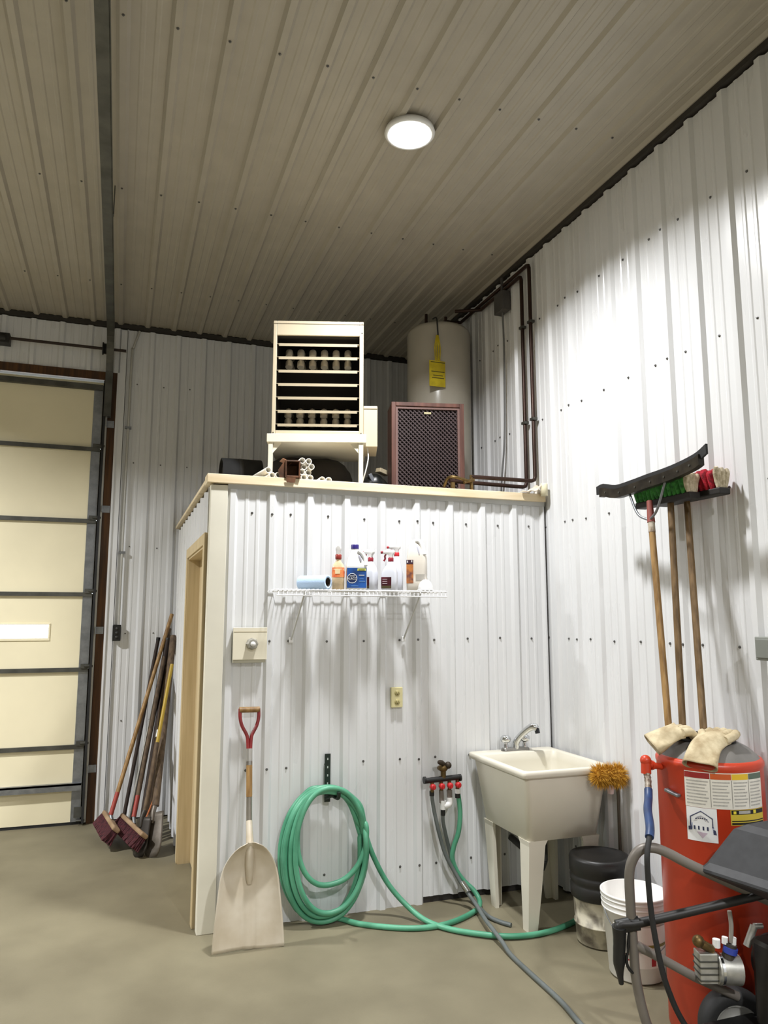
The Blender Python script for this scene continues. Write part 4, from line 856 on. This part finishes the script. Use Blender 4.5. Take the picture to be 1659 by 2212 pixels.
# ------------------------------------------------------------------ red drum with brooms
dc = (2.045, -1.655)
def drum():
    t = thing('red_drum', 'tall red steel drum with grey dome top and warning labels by the right wall', 'drum', (dc[0], dc[1], 0)); r = .21; zs = 1.045
    MB().lathe([(.0001, 0), (r - .01, 0), (r, .012), (r, zs), (r + .004, zs + .008), (r + .004, zs + .022), (r - .004, zs + .034), (r - .012, zs + .036)], 64, c=(*dc, 0)).build('body', REDP, t)
    MB().lathe([(r - .010, zs + .034), (r - .020, zs + .045), (r - .050, zs + .072), (r - .085, zs + .090), (.108, zs + .095), (.106, zs + .08), (.100, zs - .2)], 56, c=(*dc, 0)).build('dome', mat('grey_painted_dome', '#6f6c68', rough=.4, var=.15, scale=8), t)
    MB().lathe([(.106, zs + .088), (.112, zs + .090), (.112, zs + .112), (.106, zs + .116), (.100, zs + .112), (.100, zs - .15), (.0001, zs - .15)], 48, c=(*dc, 0)).build('collar', BLACK, t)
    f = lambda z: r
    # labels, angles measured around the drum (camera side is about 240 deg)
    WL = mat('label_paper', '#dcd8cc', rough=.5, var=.04, scale=30)
    L1 = patch(dc, f, 201, 292, .905, 1.043, 'warning_label', WL, t, .0010, 24)
    for a0, a1, nm, c_ in ((201, 228, 'band_red', '#8e2420'), (228, 250, 'band_orange', '#c0541c'), (250, 270, 'band_yellow', '#d8b327'), (270, 292, 'band_green', '#59685a')):
        patch(dc, f, a0 + .3, a1 - .3, 1.018, 1.040, 'header_band', mat(nm, c_, rough=.5), L1, .0018)
    INK = mat('label_grey_print', '#aaa79f', rough=.6, var=.12, scale=120)
    for a0, a1 in ((203, 226), (230, 248), (252, 268.5), (272, 290)):
        for k in range(8): patch(dc, f, a0, a1 - (k * 37 % 5) * .9, 1.004 - .0125 * k, 1.009 - .0125 * k, 'print_line', INK, L1, .0016, 6)
    for a in (228, 250, 270): patch(dc, f, a - .25, a + .25, .910, 1.016, 'column_rule', mat('label_dark_rule', '#6d6a64', rough=.6), L1, .0018, 2)
    L2 = patch(dc, f, 247, 292, .845, .904, 'yellow_label', mat('label_yellow_black', '#c9b23a', rough=.5), t, .0010, 16)
    patch(dc, f, 248, 291, .886, .902, 'black_band', BLACK, L2, .0018); patch(dc, f, 256, 270, .889, .900, 'grey_box', INK, L2, .0026); patch(dc, f, 248, 291, .848, .855, 'black_band', BLACK, L2, .0018); patch(dc, f, 248, 291, .859, .863, 'black_band', BLACK, L2, .0018)
    patch(dc, f, 274, 278, .888, .901, 'symbol', mat('label_bright_yellow', '#e0cf3a', rough=.5), L2, .0028); patch(dc, f, 250, 253, .888, .899, 'symbol', MATS['label_bright_yellow'], L2, .0028)
    L3 = patch(dc, f, 201.5, 233, .775, .904, 'badge_label', WHITE, t, .0014, 14)
    # house shaped badge: outline, ribbon, pennant
    def bp(u, v, e=.0024): a = math.radians(217 + u * 14.5); return (dc[0] + (r + e) * math.cos(a), dc[1] + (r + e) * math.sin(a), .838 + v * .062)
    NAVY = mat('badge_navy', '#2d3350', rough=.5); GRB = mat('badge_greyblue', '#7d86a6', rough=.5, c2='#c6cad6', scale=70, lo=.4, hi=.6)
    MB().tube([bp(-.78, -.1), bp(-.78, .45), bp(0, .86), bp(.78, .45), bp(.78, -.1)], .0022, 6).build('badge_outline', NAVY, L3)
    def strip(pts, nm, mt): 
        n = len(pts); MB().add([bp(*p) for p in pts], [tuple(range(n))]).build(nm, mt, L3, solid=.0006)
    strip([(-.8, -.35), (.9, -.45), (.85, -.05), (-.75, .08)], 'ribbon', GRB); strip([(-.95, -.40), (-.7, -.36), (-.7, -.1), (-.95, -.18)], 'ribbon_end', NAVY); strip([(.8, -.5), (1.02, -.52), (.95, -.25), (.8, -.2)], 'ribbon_end', NAVY)
    strip([(-.35, -.42), (.4, -.46), (.05, -.80)], 'pennant', mat('badge_pinkgrey', '#b9a7b3', rough=.5)); strip([(-.55, .22), (.55, .22), (.3, .48), (0, .60), (-.3, .48)], 'crest', mat('badge_pale', '#d9d5cf', rough=.5, c2='#9a9aa2', scale=80, lo=.42, hi=.55))
    for k, (u, v) in enumerate(((-.36, .36), (-.2, .40), (-.05, .42), (.1, .42), (.25, .40), (.38, .36))): strip([(u - .05, v - .03), (u + .05, v - .03), (u + .05, v + .04), (u - .05, v + .04)], 'badge_mark', NAVY)
    for k, u in enumerate((-.5, -.2, .12, .42)): strip([(u - .05, -.30), (u + .06, -.31), (u + .06, -.08), (u - .05, -.07)], 'ribbon_mark', NAVY)
    # lever on the left of the body and the red fitting
    MB().bar((dc[0] - .222, dc[1] + .010, .950), (dc[0] - .213, dc[1] - .060, .938), .020, .012).build('latch', GALV, t, bevel=.003)
    q = MB(); q.cyl((1.765, -1.60, 1.046), (1.86, -1.605, 1.030), .0135, 12); q.cyl((1.766, -1.60, 1.070), (1.762, -1.603, 1.01), .021, 14); q.sphere((1.765, -1.60, 1.062), .0235, 8); q.cyl((1.79, -1.60, 1.042), (1.80, -1.60, 1.04), .02, 8); q.build('hose_fitting', REDP, t)
drum()
ds = thing('drum_hose', 'black hose with blue sleeve hanging from the red drum fitting', 'hose', (1.76, -1.62, 0.3))
hp = cat([(1.762, -1.606, 1.018), (1.752, -1.625, .985), (1.715, -1.67, .93), (1.650, -1.745, .905), (1.578, -1.845, .862), (1.523, -1.893, .800), (1.518, -1.897, .722), (1.536, -1.883, .588), (1.564, -1.873, .453), (1.603, -1.867, .318), (1.674, -1.870, .175), (1.76, -1.95, .05), (1.80, -2.05, .016)], 6)
MB().tube(hp[11:], .0105, 10).build('hose', BLACKRUB, ds)
MB().tube(hp[9:27], .0165, 12).build('blue_sleeve', mat('blue_sleeve', '#24406e', rough=.45, c2='#1a2a48', scale=10), ds)
MB().tube(hp[:11], [.014, .013, .015, .013, .015, .013, .015, .013, .014, .013, .013], 12).build('crimp_end', mat('rusty_crimp', '#5d4838', rough=.45, metal=.5, c2='#a0978a', scale=60), ds)

def stick(pb, pt, ext): d = (V(pt) - V(pb)).normalized(); return V(pb) - d * ext
# squeegee
sq = thing('floor_squeegee', 'black curved floor squeegee with wooden handle standing in the red drum', 'squeegee', (1.95, -1.53, 1.16))
b0, b1 = V((1.955, -1.525, 1.165)), V((2.058, -1.350, 2.150))
MB().cyl(stick(b0, b1, .28), b1 - (b1 - b0) * .055, .0155, 12).build('handle', HANDLEWOOD, sq)
MB().cyl(b1 - (b1 - b0) * .085, b1 - (b1 - b0) * .03, .0168, 12).build('sleeve', mat('worn_tape', '#c9bfae', rough=.4, c2='#8d7a66', scale=40), sq)
MB().cyl(b1 - (b1 - b0) * .035, b1 + (b1 - b0) * .075, .019, 12, r2=.014).build('ferrule', mat('dull_red_ferrule', '#8b4a42', rough=.5), sq)
cen = cat([(2.075, -0.905, 2.325), (2.065, -0.98, 2.330), (2.055, -1.098, 2.303), (2.052, -1.229, 2.306), (2.05, -1.353, 2.314), (2.05, -1.453, 2.319), (2.05, -1.548, 2.327), (2.045, -1.639, 2.338), (2.04, -1.704, 2.350), (2.03, -1.770, 2.372)], 3)
def ribbon(name, mt, z0, z1, x0, x1, s0=0, s1=None):
    pts = cen[s0:s1]; MB().loft([[(p.x + x0, p.y, p.z + z0), (p.x + x1, p.y, p.z + z0), (p.x + x1, p.y, p.z + z1), (p.x + x0, p.y, p.z + z1)] for p in pts], smooth=False).build(name, mt, sq)
ribbon('blade', BLACKRUB, -.004, .040, -.006, .006)
ribbon('blade_holder', mat('dirty_black_steel', '#3a342a', rough=.45, metal=.5, c2='#211d18', scale=20), -.030, .018, -.016, .016, 2, -2)
for p in cen[4:-3:3]: MB().cyl(p + V((-.02, 0, -.006)), p + V((.02, 0, -.006)), .005, 6).build('bolt', DKGALV, sq)
fer = b1 + (b1 - b0) * (-.012)
for tgt in ((2.05, -1.205, 2.285), (2.05, -1.475, 2.300)):
    a_, c_ = V(fer), V(tgt); MB().tube(cat([a_ + V((-.01, 0, -.012)), a_ * .72 + c_ * .28 + V((-.012, (c_.y - a_.y) * .25, -.012)), c_], 5), .0062, 8).build('brace', GALV, sq)
# push brooms with coloured bristles
def tuft_broom(name, label, pb, pt, ya, yb_, x, zb_, colr, seed):
    t = thing(name, label, 'broom', tuple(pb), 'brooms standing in the red drum')
    pb, pt = V(pb), V(pt); MB().cyl(stick(pb, pt, .25), pt, .0155, 12).build('handle', mat('old_broom_wood', '#7d6340', rough=.55, c2='#56401f', scale=5, stretch=(9, 9, .8)), t)
    MB().bb(x - .032, x + .032, ya, yb_, zb_, zb_ + .032).build('block', mat('black_block', '#1d1916', rough=.6, var=.3), t, bevel=.006)
    rnd = random.Random(seed); n = 13
    for i in range(n):
        y = ya + .018 + (yb_ - ya - .036) * i / (n - 1); end = i < 1; m_ = 5 if end else 3
        for j in range(m_):
            q_ = j / (m_ - 1) - .5; xx = x + .040 * q_; sc_ = .66 if end else 1
            mt = mat('cream_bristle', '#cfc3aa', rough=.9, c2='#a89b80', scale=60, bump=.3, bscale=200) if end else colr
            MB().tube(cat([(xx, y, zb_ + .03), (xx + rnd.uniform(-.004, .004) + .012 * q_, y + rnd.uniform(-.006, .006), zb_ + .08), (xx + rnd.uniform(-.006, .006) + .020 * q_, y + rnd.uniform(-.010, .010), zb_ + .122 + rnd.uniform(-.006, .006))], 3), [v_ * sc_ for v_ in (.012, .016, .019, .021, .023, .022, .013)], 8).build('tuft', mt, t)
GRT = mat('green_bristle', '#3e8f3a', rough=.85, c2='#1f5a22', scale=60, bump=.3, bscale=200); RDT = mat('red_bristle', '#c0152f', rough=.85, c2='#7a0c1e', scale=60, bump=.3, bscale=200)
tuft_broom('push_broom', 'push broom with green bristles held up beside the black squeegee', (1.985, -1.578, 1.165), (2.125, -1.415, 2.205), -1.575, -1.185, 2.13, 2.205, GRT, 1)
tuft_broom('push_broom', 'push broom with red bristles nearest the wall above the red drum', (2.02, -1.665, 1.165), (2.205, -1.435, 2.215), -1.67, -1.24, 2.215, 2.215, RDT, 2)

# gloves on the drum
LEA = mat('tan_leather', '#cfc1a0', rough=.85, c2='#9f8d6c', scale=16, bump=.15, bscale=80)
def glove(label, path, wid, thk, side_dir, fingers):
    t = thing('work_glove', label, 'glove', tuple(path[len(path) // 2]), 'leather work gloves on the red drum')
    P = cat(path, 5); n = 20; rings = []; k = len(P)
    for i, p in enumerate(P):
        u = i / (k - 1); tan = (P[min(i + 1, k - 1)] - P[max(i - 1, 0)]).normalized(); sd = V(side_dir); sd = (sd - tan * sd.dot(tan)).normalized(); nn = tan.cross(sd)
        if nn.z < 0: nn = -nn
        w = wid[0] + (wid[1] - wid[0]) * u; h = thk[0] + (thk[1] - thk[0]) * u
        rings.append([p + sd * (w * math.cos(2 * PI * j / n)) + nn * (h * math.sin(2 * PI * j / n) + .006 * math.sin(3 * 2 * PI * j / n + 5 * u)) for j in range(n)])
    mb = MB(); mb.loft(rings, caps=False); mb.build('cuff', LEA, t, solid=.004)
    for f_ in fingers: MB().tube(cat(f_, 4), [.017] + [.0185] * (4 * (len(f_) - 1) - 1) + [.011], 10).build('finger', LEA, t)
glove('tan leather glove draped over the left side of the drum opening', [(1.795, -1.605, 1.125), (1.835, -1.622, 1.150), (1.872, -1.640, 1.174), (1.905, -1.652, 1.186)], (.056, .048), (.026, .020), (.25, -.9, -.15),
      [[(1.885, -1.690, 1.182), (1.93, -1.690, 1.180), (1.965, -1.688, 1.14)], [(1.89, -1.665, 1.188), (1.94, -1.662, 1.186), (1.975, -1.66, 1.14)], [(1.89, -1.638, 1.188), (1.935, -1.632, 1.186), (1.97, -1.628, 1.14)], [(1.88, -1.615, 1.182), (1.92, -1.605, 1.178), (1.96, -1.60, 1.14)], [(1.85, -1.60, 1.165), (1.875, -1.575, 1.170), (1.90, -1.572, 1.165)]])
glove('tan leather glove hanging its open cuff down the front of the drum', [(1.868, -1.800, 1.068), (1.893, -1.785, 1.098), (1.935, -1.765, 1.135), (1.985, -1.752, 1.160), (2.030, -1.745, 1.172)], (.066, .054), (.028, .022), (.45, -.85, -.25),
      [[(2.01, -1.735, 1.176), (2.05, -1.715, 1.182), (2.075, -1.69, 1.13)], [(2.02, -1.755, 1.176), (2.065, -1.735, 1.182), (2.09, -1.705, 1.14)], [(2.02, -1.775, 1.172), (2.07, -1.757, 1.180), (2.11, -1.735, 1.165)], [(2.01, -1.792, 1.160), (2.065, -1.782, 1.172), (2.10, -1.765, 1.182)], [(1.965, -1.725, 1.165), (1.98, -1.700, 1.178), (2.0, -1.68, 1.15)]])

# grey disconnect box on the right wall
eb = thing('disconnect_box', 'small grey electrical box on the right wall at the edge of view', 'electrical box', (XR - .05, -1.84, 1.47))
MB().bb(XR - .075, XR - RH, -1.93, -1.765, 1.478, 1.578).build('housing', mat('grey_box_paint', '#8d908a', rough=.5), eb, bevel=.004)
MB().bb(XR - .083, XR - .075, -1.92, -1.775, 1.488, 1.568).build('cover', mat('grey_box_cover', '#7e817b', rough=.45), eb, bevel=.003)
MB().cyl((XR - .045, -1.85, 1.478), (XR - .045, -1.85, .3), .012, 10).build('conduit', WHITE, eb)

# ------------------------------------------------------------------ pressure washer at the front right
def washer():
    GT = mat('grey_frame_tube', '#77716a', rough=.45, var=.1, metal=.3)
    t = thing('pressure_washer', 'black and grey wheeled pressure washer in the lower right corner', 'pressure washer', (1.85, -1.93, 0))
    MB().tube(cat([(2.10, -2.012, .557), (1.991, -1.981, .607), (1.723, -1.905, .733), (1.63, -1.880, .782), (1.575, -1.864, .803), (1.530, -1.848, .797), (1.503, -1.834, .762), (1.494, -1.820, .70), (1.507, -1.803, .557), (1.524, -1.787, .414), (1.536, -1.777, .32), (1.565, -1.770, .201), (1.596, -1.769, .125), (1.66, -1.775, .075), (1.76, -1.80, .06), (1.98, -1.86, .06)], 6), .0182, 14).build('frame_tube', GT, t)
    MB().tube([(1.524, -1.790, .446), (1.743, -1.851, .323), (1.90, -1.895, .25)], .0165, 12).build('cross_tube', GT, t)
    # second frame side, towards the camera
    off = V((.055, -.34, 0)); 
    MB().tube(cat([V(p) + off for p in [(2.10, -2.012, .557), (1.991, -1.981, .56), (1.85, -1.94, .45), (1.84, -1.90, .2), (1.90, -1.88, .07), (2.05, -1.88, .06)]], 6), .0182, 12).build('frame_tube', GT, t)
    MB().bb(1.72, 2.12, -2.26, -1.90, .16, .19).build('engine_plate', BLACK, t, bevel=.005)
    # black cover over the top right
    poly = [(1.724, .722), (1.763, .752), (1.861, .874), (1.90, .890), (1.976, .905), (2.10, .918), (2.10, .56)]
    n = len(poly); dy = lambda x: -1.903 - (x - 1.724) * .40
    mb = MB(); fr = [(x, dy(x) - .0, z) for x, z in poly]; bkk = [(x + .10, dy(x) - .26, z - .015) for x, z in poly]
    mb.add(fr + bkk, [tuple(range(n)), tuple(range(n, 2 * n))[::-1]] + [(i, n + i, n + (i + 1) % n, (i + 1) % n) for i in range(n)]); mb.build('cover', mat('black_textured_plastic', '#2b2c2e', rough=.55, var=.15, scale=30), t, bevel=.014)
    # spray gun and lance hanging on the frame
    MB().tube(cat([(1.452, -1.790, .500), (1.465, -1.795, .522), (1.528, -1.822, .530), (1.731, -1.900, .578), (2.10, -2.045, .672)], 5), .0165, 12).build('lance', mat('black_lance', '#1c1a18', rough=.5, var=.3), t)
    MB().tube(cat([(1.462, -1.790, .515), (1.467, -1.782, .46), (1.466, -1.775, .40), (1.470, -1.770, .35), (1.478, -1.766, .303)], 4), [.027, .026, .025, .024, .024, .023, .023, .022, .022, .022, .021, .018, .015, .013, .011, .010, .009], 12).build('gun_grip', BLACK, t)
    MB().tube(cat([(1.452, -1.786, .512), (1.490, -1.800, .520), (1.53, -1.818, .528)], 4), .026, 12, flat=.75).build('gun_body', BLACK, t)
    MB().tube(cat([(1.500, -1.80, .50), (1.497, -1.79, .44), (1.492, -1.785, .38), (1.515, -1.785, .345), (1.528, -1.787, .36)], 4), .006, 8).build('trigger_guard', BLACK, t)
    MB().tube(cat([(1.485, -1.797, .485), (1.484, -1.79, .45), (1.488, -1.785, .42)], 3), .006, 8).build('trigger', mat('silver_trigger', '#c9c4ba', rough=.3, metal=.6), t)
    # pump and engine
    SIL = mat('cast_aluminium', '#b5b4ad', rough=.4, metal=.7, var=.15, scale=30)
    p = MB(frame((1.77, -1.885, .375), (0, 0, 1), (.94, -.33, 0))).bb(-.034, .034, -.03, .03, -.055, .050).build('pump_head', SIL, t, bevel=.004)
    for k in range(4): MB(frame((1.77, -1.885, .375), (0, 0, 1), (.94, -.33, 0))).bb(-.036, .036, -.033, .033, -.045 + .022 * k, -.040 + .022 * k).build('fin', DKGALV, p)
    MB().cyl((1.80, -1.90, .365), (1.88, -1.93, .36), .052, 20).build('pump_body', SIL, t); MB().cyl((1.806, -1.902, .365), (1.815, -1.905, .365), .056, 20).build('pump_flange', CHROME, t)
    MB().cyl((1.835, -1.925, .405), (1.85, -1.93, .455), .022, 14).build('unloader', mat('dark_cast', '#4b4640', rough=.5, metal=.5, var=.3), t); MB().cyl((1.842, -1.930, .425), (1.846, -1.932, .445), .026, 12).build('blue_knob', mat('blue_plastic', '#33449b', rough=.4), t)
    MB().cyl((1.83, -1.92, .455), (1.832, -1.921, .478), .011, 10).cyl((1.86, -1.93, .452), (1.862, -1.931, .476), .011, 10).cyl((1.805, -1.905, .44), (1.806, -1.905, .468), .014, 10).build('white_plugs', WHITE, t)
    MB().tube(cat([(1.85, -1.93, .46), (1.855, -1.932, .52), (1.852, -1.93, .57)], 3), .008, 8).build('feed_pipe', mat('grey_feed', '#8a857d', rough=.5), t)
    MB().cyl((1.79, -1.90, .43), (1.74, -1.885, .46), .016, 10).sphere((1.74, -1.885, .462), .022, 8).build('brass_valve', BRASS, t)
    MB().cyl((1.90, -1.955, .45), (1.93, -1.965, .52), .014, 10).cyl((1.93, -1.965, .52), (1.96, -1.975, .52), .010, 10).build('carburettor_pipe', SIL, t)
    MB().bb(1.89, 2.12, -2.24, -1.98, .19, .50).build('engine_block', mat('engine_black', '#191613', rough=.5, var=.4, scale=20), t, bevel=.02)
    MB().cyl((2.0, -1.985, .40), (2.0, -1.955, .40), .085, 28).build('recoil_cover', BLACK, t); MB().cyl((1.94, -1.99, .47), (1.94, -1.975, .47), .016, 12).cyl((2.03, -1.97, .33), (2.03, -1.945, .33), .014, 12).build('engine_bolts', CHROME, t)
    # wheel
    c = V((1.905, -1.865, .135)); ax = V((.33, .94, 0)).normalized()
    M = frame(c, ax, (0, 0, 1))
    w = MB(M).lathe([(.085, -.03), (.11, -.038), (.128, -.030), (.135, -.012), (.135, .012), (.128, .030), (.11, .038), (.085, .03)], 40).build('tyre', BLACKRUB, t)
    MB(M).lathe([(.0001, -.028), (.03, -.030), (.035, -.015), (.07, -.012), (.086, -.028), (.088, .028), (.07, .02), (.0001, .02)], 32).build('wheel_rim', mat('grey_rim', '#8a8984', rough=.45), w)
    MB(M).cyl((0, 0, -.034), (0, 0, .10), .010, 10).build('axle', DKGALV, t)
washer()

# ------------------------------------------------------------------ tools leaning in the corner by the garage door
def leaner(name, label, cat_, foot, topp, r, mt, group='long handled tools leaning in the corner'):
    t = thing(name, label, cat_, tuple(foot), group); MB().cyl(foot, topp, r * 1.2, 12).build('handle', mt, t); return t
MAR = mat('maroon_bristle', '#55232a', rough=.9, c2='#34141a', scale=50, bump=.3, bscale=150); BLK = mat('pale_broom_block', '#a98f72', rough=.6, c2='#8a7054', scale=8)
def corner_broom(label, hy0, hy1, hx0, hx1, attach, topp, mt, fer):
    t = leaner('push_broom', label, 'broom', attach, topp, .0135, mt)
    a, b = V((hx0, hy0, 0)), V((hx1, hy1, 0)); d = (b - a).normalized(); nrm = V((-d.y, d.x, 0))
    if nrm.x > 0: nrm = -nrm
    # block leans so the bristles point down and to the left
    down = (nrm * .62 + V((0, 0, -.78))).normalized()
    M = Matrix((d, d.cross(down), down)).transposed().to_4x4(); Lh = (b - a).length
    M.translation = a + V((0, 0, .150)) - nrm * .03
    MB(M).bb(0, Lh, -.03, .03, -.02, .012).build('block', BLK, t, bevel=.01)
    q = MB(M); rnd = random.Random(int(Lh * 1000))
    for i in range(26):
        for j in range(5):
            x, y = .012 + (Lh - .024) * i / 25, -.024 + .012 * j
            q.tube([(x, y, .010), (x + rnd.uniform(-.005, .005), y * 1.15, .06), (x + rnd.uniform(-.010, .010), y * 1.35 + rnd.uniform(-.004, .004), .102)], [.0045, .0065, .0075], 5)
    br = q.build('bristles', MAR, t); br['kind'] = 'stuff'
    a_, b_ = V(attach), V(topp); MB().cyl(a_, a_ + (b_ - a_) * .10, .0165, 12).build('ferrule', fer, t)
    MB().tube(cat([a_, a_ * .6 + (M @ V((Lh / 2, 0, -.015))) * .4, M @ V((Lh / 2, 0, -.015))], 4), .013, 10).build('socket', GALV, t)
    return t
REDF = mat('worn_red_ferrule', '#9a3a30', rough=.5)
corner_broom('push broom with maroon bristles and light wood handle nearest the garage door', 1.60, 2.12, -.335, -.415, (-.345, 1.90, .19), (.075, 2.435, 1.685), HANDLEWOOD, REDF)
corner_broom('push broom with maroon bristles in the middle of the corner tools', 1.38, 1.98, -.150, -.285, (-.185, 1.74, .20), (.060, 2.44, 1.560), OLDWOOD, REDF)
t = leaner('wooden_pole', 'black painted pole behind the light broom handle in the corner', 'pole', (-.26, 2.20, .0), (-.03, 2.455, 1.470), .0125, DARKHANDLE)
MB().cyl((-.031, 2.4535, 1.462), (-.028, 2.456, 1.488), .017, 10).build('end_cap', BLACK, t)
t = leaner('aluminium_pole', 'thin aluminium pole showing between the two broom handles', 'pole', (-.23, 2.06, .0), (.035, 2.44, 1.40), .008, mat('pale_aluminium', '#b9b8b2', rough=.35, metal=.6))
MB().cyl((-.228, 2.063, .01), (-.225, 2.068, .03), .0095, 10).build('tip', BLACK, t)
t = leaner('garden_rake', 'rake with dark stained handle among the corner tools', 'rake', (-.12, 1.95, .09), (.075, 2.43, 1.500), .0165, DARKHANDLE)
MB().bar((-.19, 1.80, .075), (-.03, 2.12, .075), .018, .014).build('head', DKGALV, t)
for k in range(9):
    u = k / 8; p = V((-.19, 1.80, .075)).lerp(V((-.03, 2.12, .075)), u); MB().cyl(p, p + V((-.03, .01, -.072)), .005, 6, r2=.003).build('tine', DKGALV, t)
def spade(label, foot, topp, mt, blade_mt, w, h, r=.0165, grip=False):
    t = leaner('spade', label, 'spade', tuple(V(foot).lerp(V(topp), .20)), topp, r, mt); z = V(topp) - V(foot); M = frame(foot, z, (.55, -.83, 0))
    def bl(u, v): 
        s = 2 * u - 1; ww = w * (1 if v > .25 else (.55 + .45 * (v / .25) ** .6)); return (s * ww, .02 * s * s - .012 * v, h * v)
    MB(M).grid(bl, 12, 10).build('blade', blade_mt, t, solid=.003); L = z.length
    MB(M).tube([(0, -.012, h * .75), (0, -.014, h), (0, 0, L * .215)], [.012, .018, .019], 10).build('socket', blade_mt, t)
    return t, M
GB = mat('dull_grey_blade', '#79726a', rough=.5, metal=.5, c2='#595248', scale=10)
t, M = spade('flat grey bladed spade with weathered handle nearest the tan door frame', (-.075, 1.40, .003), (.085, 2.30, 1.500), OLDWOOD, GB, .085, .30, r=.0225)
MB(M).cyl((0, 0, 1.70), (0, 0, 1.745), .024, 12).build('grip_end', OLDWOOD, t)
YF_, YT_ = (-.165, 1.44, .003), (.063, 2.005, 1.285)
YELH = mat('yellow_fibreglass', '#b3952a', rough=.45)
t, M = spade('spade with yellow fibreglass handle among the corner tools', YF_, YT_, YELH, mat('dark_blade', '#3a3632', rough=.5, metal=.5), .075, .26, r=.0115)
MB().cyl(V(YF_).lerp(V(YT_), .20), V(YF_).lerp(V(YT_), .56), .0152, 12).build('wooden_sleeve', OLDWOOD, t)
t = leaner('wooden_pole', 'brown wooden pole with white cap leaning lowest in the corner', 'pole', (-.135, 1.62, .0), (-.02, 2.06, .735), .0165, mat('mid_brown_wood', '#5f4a36', rough=.7, c2='#453324', scale=6, stretch=(9, 9, .8)))
MB().cyl((-.024, 2.045, .715), (-.016, 2.075, .765), .021, 12).build('white_cap', WHITE, t)
t = leaner('wooden_pole', 'thick grey brown weathered pole in the middle of the corner tools', 'pole', (-.10, 1.84, .0), (.075, 2.38, 1.425), .021, OLDWOOD)
MB().cyl((.0745, 2.379, 1.42), (.077, 2.385, 1.44), .0225, 10).build('end_band', DARKHANDLE, t)
t = leaner('wooden_pole', 'dark brown pole standing right behind the middle broom handle', 'pole', (-.20, 2.0, .0), (.045, 2.36, 1.47), .0175, DARKHANDLE)
MB().cyl((.0445, 2.3593, 1.466), (.0472, 2.363, 1.482), .0225, 10).build('end_band', BLACK, t)
t = thing('wooden_board', 'narrow weathered board leaning at the back of the corner tools', 'board', (-.048, 2.06, 0), 'long handled tools leaning in the corner')
MB().bar((-.048, 2.06, .002), (.062, 2.445, 1.36), .055, .02, up=(0, 1, 0)).build('plank', mat('grey_plank', '#5d5142', rough=.8, c2='#423830', scale=6, stretch=(9, 9, .8)), t, bevel=.003)
MB().bar((.055, 2.42, 1.275), (.060, 2.437, 1.335), .058, .023, up=(0, 1, 0)).build('end_band', DARKHANDLE, t)
t = thing('orange_cord', 'thin orange cord trailing down among the corner tools', 'cord', (-.1, 1.6, .1), None)
MB().tube(cat([(.035, 2.0, .80), (.005, 1.90, .62), (-.015, 1.82, .50), (-.04, 1.72, .36), (-.10, 1.62, .22), (-.15, 1.56, .12)], 5), .006, 6).build('cord', mat('orange_rubber', '#b5622a', rough=.5), t)
MB().sphere((-.15, 1.56, .118), .010, 6).build('plug', BLACK, t)
